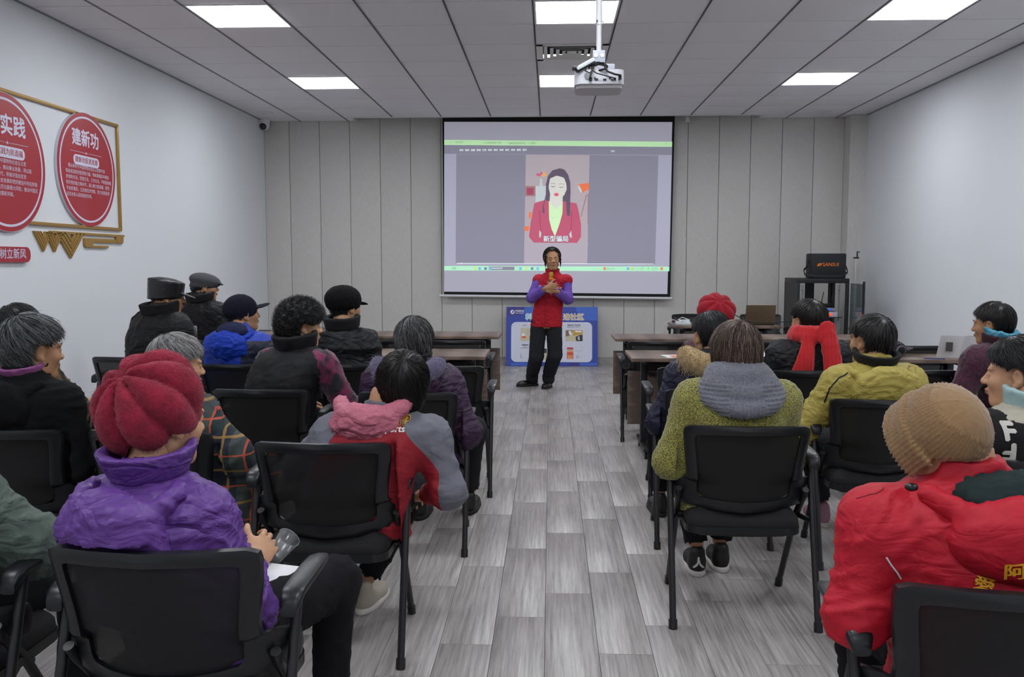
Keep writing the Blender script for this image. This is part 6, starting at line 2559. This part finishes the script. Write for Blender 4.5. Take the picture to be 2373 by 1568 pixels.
MB().lathe([(.021, .186), (.0245, .20), (.0245, .235), (.020, .248), (.008, .252)], (0, 0, 0), 20).build('grille', goldm, t, fix=True)

# ================================================================== small things on desks and the rack
lap = P(1727, 752, Y=9.95)
lx0, lx1 = P(1726, 748, Y=9.9)[0], P(1795, 748, Y=9.9)[0]
t = thing('laptop', 'open laptop with bronze lid facing away on the far desk', 'laptop', ((lx0 + lx1) / 2, 9.9, .752))
lw = lx1 - lx0
lm = M('bronze_laptop_shell', '6e5c46', .4, metal=.4)
MB().box((0, .12, .009), (lw, .24, .016), bev=.004).build('base', black_pl, t)
MB().box((0, -.03, .115), (lw, .008, .215), mat=Matrix.Rotation(radians(12), 3, 'X'), bev=.003).build('lid', lm, t)
tq = P(1580, 746, Y=9.95)
t = thing('white_box', 'small white adapter box on the left end of the far desk', 'box', (P(1583, 745, Y=9.9)[0], 9.92, .752))
MB().box((0, 0, .018), (.16, .09, .035), bev=.006).build('box_body', M('white_glossy_plastic', 'd5e0e2'), t)
MB().box((.01, -.01, .045), (.09, .06, .02), rz=.4, bev=.004).build('plug', M('white_glossy_plastic', 'd5e0e2'), t)
b0 = t.location
o = MB().tube([(b0[0] - .06, 9.9, .79), (b0[0] - .12, 9.85, .81), (b0[0] - .19, 9.80, .785), (b0[0] - .235, 9.74, .74), (b0[0] - .235, 9.72, .62), (b0[0] - .20, 9.73, .45), (b0[0] - .17, 9.80, .2), (b0[0] - .15, 9.85, .01)], .006, 8).build('power_cord', M('dusty_pink_cable', 'b09a9c', .6))
tag(o, 'pale cord hanging off the left end of the far desk', 'cord')
o = MB().tube([(b0[0] - .05, 9.95, .80), (b0[0] + .0, 9.98, .83), (b0[0] + .08, 9.95, .80), (b0[0] + .05, 9.9, .775), (b0[0] - .02, 9.88, .78)], .004, 8).build('white_cable', M('white_cable', 'd8d8da', .5))
tag(o, 'looped white cable on the white adapter box', 'cable')
xx = lx0
o = MB().tube([(xx - .35, 10.0, .80), (xx - .27, 9.98, .92), (xx - .15, 9.9, .88), (xx + .0, 9.72 + .03, .80), (xx + .2, 9.70 + .03, .79), (xx + .45, 9.75, .80), (xx + .62, 9.85, .76)], .005, 8).build('black_cable', cable_mat)
tag(o, 'long black cable looping in front of the laptop', 'cable')
# leaflet and papers
q0 = P(1552, 825, Z=.752)
t = thing('leaflet', 'orange and white leaflet on the aisle desk in front of the fur hood', 'leaflet', (q0[0] + .03, q0[1], .752), radians(8))
MB().box((0, 0, 0), (.15, .20, .0015)).build('sheet', pw_, t)
MB().box((.02, -.02, .0012), (.09, .10, .0008)).build('printed_orange_area', M('print_orange', 'e2663a'), t)
q0 = P(1772, 822, Z=.752)
t = thing('paper_sheet', 'white paper on the desk between the grey cowl and the red scarf', 'paper', (q0[0], q0[1] + .05, .752), .2)
MB().box((0, 0, 0), (.21, .29, .0015)).build('sheet', MATS['paper_white'], t)
q0 = P(2120, 822, Z=.80)
t = thing('cloth_cap', 'black cap with striped lining lying on the right desk', 'cap', (q0[0], 6.68, .752), radians(-60))
v, f = hat_sdf(None, None, cap('base'), vox=.007)
v = v.copy()
v[:, 2] = (v[:, 2] + .03) * .75
quad_obj('cap_crown', v, f, M('black_striped_cloth', '101013', .9, tex='wave', col2='6e5e6c', scale=(14, 2, 2), lo=.85, hi=.9), t)
q0 = P(2165, 832, Z=.752)
t = thing('blue_pen', 'blue pen on the right desk between the cap and the brochure', 'pen', (q0[0], q0[1], .757), radians(75))
MB().tube([(0, -.07, 0), (0, .06, 0), (0, .07, 0)], [.004, .004, .0015], 8).build('barrel', M('pen_blue', '1a2c7a', .4), t)
q0 = P(602, 766, Z=.752)
t = thing('black_pen', 'black pen on the left front desk by the navy cap', 'pen', (q0[0] + .05, q0[1], .757), radians(80))
MB().tube([(0, -.07, 0), (0, .06, 0), (0, .07, 0)], [.004, .004, .0015], 8).build('barrel', cable_mat, t)

# equipment rack
ry0 = 11.45
rx0, rx1 = P(1847, 650, Y=ry0)[0], P(1969, 650, Y=ry0)[0]
rh = P(1900, 645, Y=ry0)[2]
rw = rx1 - rx0
rcx = (rx0 + rx1) / 2
t = thing('equipment_rack', 'black server rack with open glass door and devices, in the right corner', 'rack', (rcx, ry0 + .3, 0))
rk = M('rack_black_metal', '111216', .45)
MB().box((0, 0, rh - .03), (rw, .6, .06), bev=.006).build('top_panel', rk, t)
MB().box((0, 0, .06), (rw, .6, .08), bev=.006).build('bottom_panel', rk, t)
for s_ in (-1, 1):
    for y_ in (-.28, .28):
        MB().box((s_ * (rw / 2 - .02), y_, rh / 2), (.04, .04, rh - .1), bev=.003).build('post', rk, t)
MB().box((-rw / 2 + .005, 0, rh / 2), (.006, .54, rh - .1)).build('side_panel', rk, t)
f = MB().box((0, .29, rh * .36), (rw - .06, .006, rh * .66))
for xx in (-.28, .0, .29): f.box((xx * rw / .66, .29, rh * .82), (.09 if xx else .12, .006, rh * .3))
f.build('back_panel', rk, t)
rail = M('rack_rail_zinc', 'a2a4a6', .4, metal=.5)
for xx, yy_ in ((-rw / 2 + .095, -.22), (-rw / 2 + .145, .2), (rw / 2 - .10, -.22)):
    r_ = MB().box((xx, yy_, rh / 2), (.028, .003, rh - .16)).build('mounting_rail', rail, t)
    f = MB()
    for i in range(44): f.box((xx, yy_ - .002, .12 + i * .0225), (.011, .002, .010))
    f.build('rail_holes', gap_mat, r_)
for zz_ in (.735, .50): MB().box((0, 0, zz_), (rw - .12, .5, .008)).build('shelf', rk, t)
for hz, hh, m_, lab in ((.772, .065, 'c3c6ce', 'white amplifier with red display'), (.835, .035, '9aa0ac', 'silver mixer with blue display')):
    d = thing('amplifier', lab + ' inside the rack', 'amplifier', (rcx + .06, ry0 + .25, hz - hh / 2 - .0))
    MB().box((-.02, 0, hh / 2), (.36 if hh > .05 else .30, .3, hh), bev=.003).build('case', M('device_' + m_, m_, .4), d)
    MB().box((.06, -.151, hh / 2), (.07, .004, hh * .45)).build('display', M('display_' + m_, 'e05030' if hh > .05 else '2a4fb0', .3, emis=.8, emcol='ff5030' if hh > .05 else '3050d0'), d)
    for k in range(3): MB().tube([(-.10 + k * .035, -.15, hh / 2), (-.10 + k * .035, -.162, hh / 2)], .008, 10).build('knob', rail, d)
d = thing('wifi_router', 'black router with antennas on top of the rack devices', 'router', (rcx + .14, ry0 + .3, .855))
MB().box((0, 0, .025), (.14, .12, .045), bev=.01).build('case', black_pl, d)
for xx in (-.07, .05): MB().tube([(xx, 0, .04), (xx + .03, 0, .2)], .005, 8).build('antenna', cable_mat, d)
d = thing('blue_box', 'small bright blue box among the rack devices', 'box', (rcx + .02, ry0 + .2, .855))
MB().box((0, 0, .03), (.07, .05, .06), bev=.004).build('box_body', M('device_blue', '1d4a9a', .5), d)
o = MB().tube([(rcx - .12, ry0 + .2, .87), (rcx - .06, ry0 + .15, .885), (rcx - .0, ry0 + .2, .87), (rcx - .05, ry0 + .25, .88), (rcx - .11, ry0 + .2, .875)], .008, 8).build('cable_coil', M('grey_cable', '9a9aa2', .5))
tag(o, 'grey coiled cable on top of the rack amplifier', 'cable')
d = thing('white_device', 'narrow white device standing low inside the rack', 'device', (rx1 - .17, ry0 + .15, .10))
MB().box((0, 0, .25), (.045, .12, .50), bev=.005).build('case', plast_w, d)
# glass door swung open towards the camera
gx, gy = rx1, ry0
dv = P(2001, 700, Y=ry0 - .48)
glass = M('smoked_glass', '9aa4aa', .05, trans=1.0, spec=.5)
f = MB()
ax, ay = gx + .005, gy
bx, by = float(dv[0]), ry0 - .48
ln = math.hypot(bx - ax, by - ay)
an = atan((by - ay) / (bx - ax)) if bx != ax else pi / 2
d_ = Vector((bx - ax, by - ay, 0)).normalized()
mid = ((ax + bx) / 2 - rcx, (ay + by) / 2 - (ry0 + .3))
ang = math.atan2(by - ay, bx - ax)
dr = MB().box((mid[0], mid[1], rh / 2), (ln - .06, .005, rh - .12), rz=ang).build('glass_door', glass, t)
f = MB()
f.box((bx - rcx, by - (ry0 + .3), rh / 2), (.035, .02, rh - .06), rz=ang, bev=.003)
f.build('door_frame', rk, dr)

# bag on the rack
q0, q1 = P(1879, 640, Y=11.6), P(1960, 640, Y=11.6)
bw = q1[0] - q0[0]
bh = P(1900, 587, Y=11.6)[2] - rh
t = thing('speaker_bag', 'black shoulder bag with orange SANSUI lettering on top of the rack', 'bag', ((q0[0] + q1[0]) / 2, 11.72, rh))
bagm = M('black_bag_nylon', '131418', .6, bump='noise', bscale=(300, 300, 300), bs=.2)
MB().box((0, 0, bh / 2), (bw, .26, bh), bev=.018).build('bag_body', bagm, t)
org_ = M('orange_print', 'e8761c', .5)
text('lettering', 'SANSUI', .062, org_, (.025, -.1315, bh * .55), (1, 0, 0), (0, 0, 1), (0, -1, 0), t, bold=.0005)
f = MB()
for pts in ([(-.152, .0), (-.128, .035), (-.10, .035), (-.118, .012), (-.125, .0)], [(-.125, 0), (-.11, .018), (-.095, .002), (-.108, -.004)], [(-.118, .02), (-.10, .036), (-.082, .036), (-.10, .0), (-.112, .0)]):
    f.prism(pts, (-.0, -.1302, bh * .55 - .018), (1, 0, 0), (0, 0, 1), (0, -1, 0), .0015)
f.build('logo', org_, t, fix=True)
st = MB()
path = [(bw / 2, 0, bh * .8), (bw / 2 + .03, -.03, bh * .45), (bw / 2 + .03, -.1, .08), (bw / 2 - .05, -.155, .03), (0, -.165, .025), (-bw / 2 + .05, -.16, .03), (-bw / 2 - .08, -.13, .05), (-bw / 2 - .09, -.1, .10), (-bw / 2 - .02, -.05, .16), (-bw / 2, 0, bh * .7)]
V_ = [Vector(p) for p in path]
for i in range(len(V_) - 1):
    a, b = V_[i], V_[i + 1]
    st.add([a + Vector((0, 0, .018)), b + Vector((0, 0, .018)), b - Vector((0, 0, .018)), a - Vector((0, 0, .018)), a + Vector((0, -.003, .018)), b + Vector((0, -.003, .018)), b + Vector((0, -.003, -.018)), a + Vector((0, -.003, -.018))],
           [(0, 1, 2, 3), (7, 6, 5, 4), (0, 4, 5, 1), (3, 2, 6, 7)])
st.build('shoulder_strap', M('black_webbing', '202126', .7), t, fix=True)
# pole with clamp beside the wall
pq = P(1987, 598, Y=12.1)
t = thing('pole_stand', 'thin white pole with a black clamp standing behind the rack door', 'stand', (pq[0], 12.15, 0))
MB().tube([(0, 0, .02), (0, 0, pq[2])], .010, 10).build('pole', white_metal, t)
MB().box((0, 0, pq[2] + .005), (.07, .03, .02), bev=.003).build('clamp', black_pl, t)
MB().box((.012, 0, pq[2] + .045), (.014, .02, .08), bev=.003).build('clamp_jaw', black_pl, t)
MB().box((.025, 0, pq[2] + .085), (.04, .02, .012), bev=.003).build('clamp_tip', black_pl, t)
MB().lathe([(.10, 0), (.10, .012), (.015, .03)], (0, 0, 0), 20).build('base', black_pl, t, fix=True)
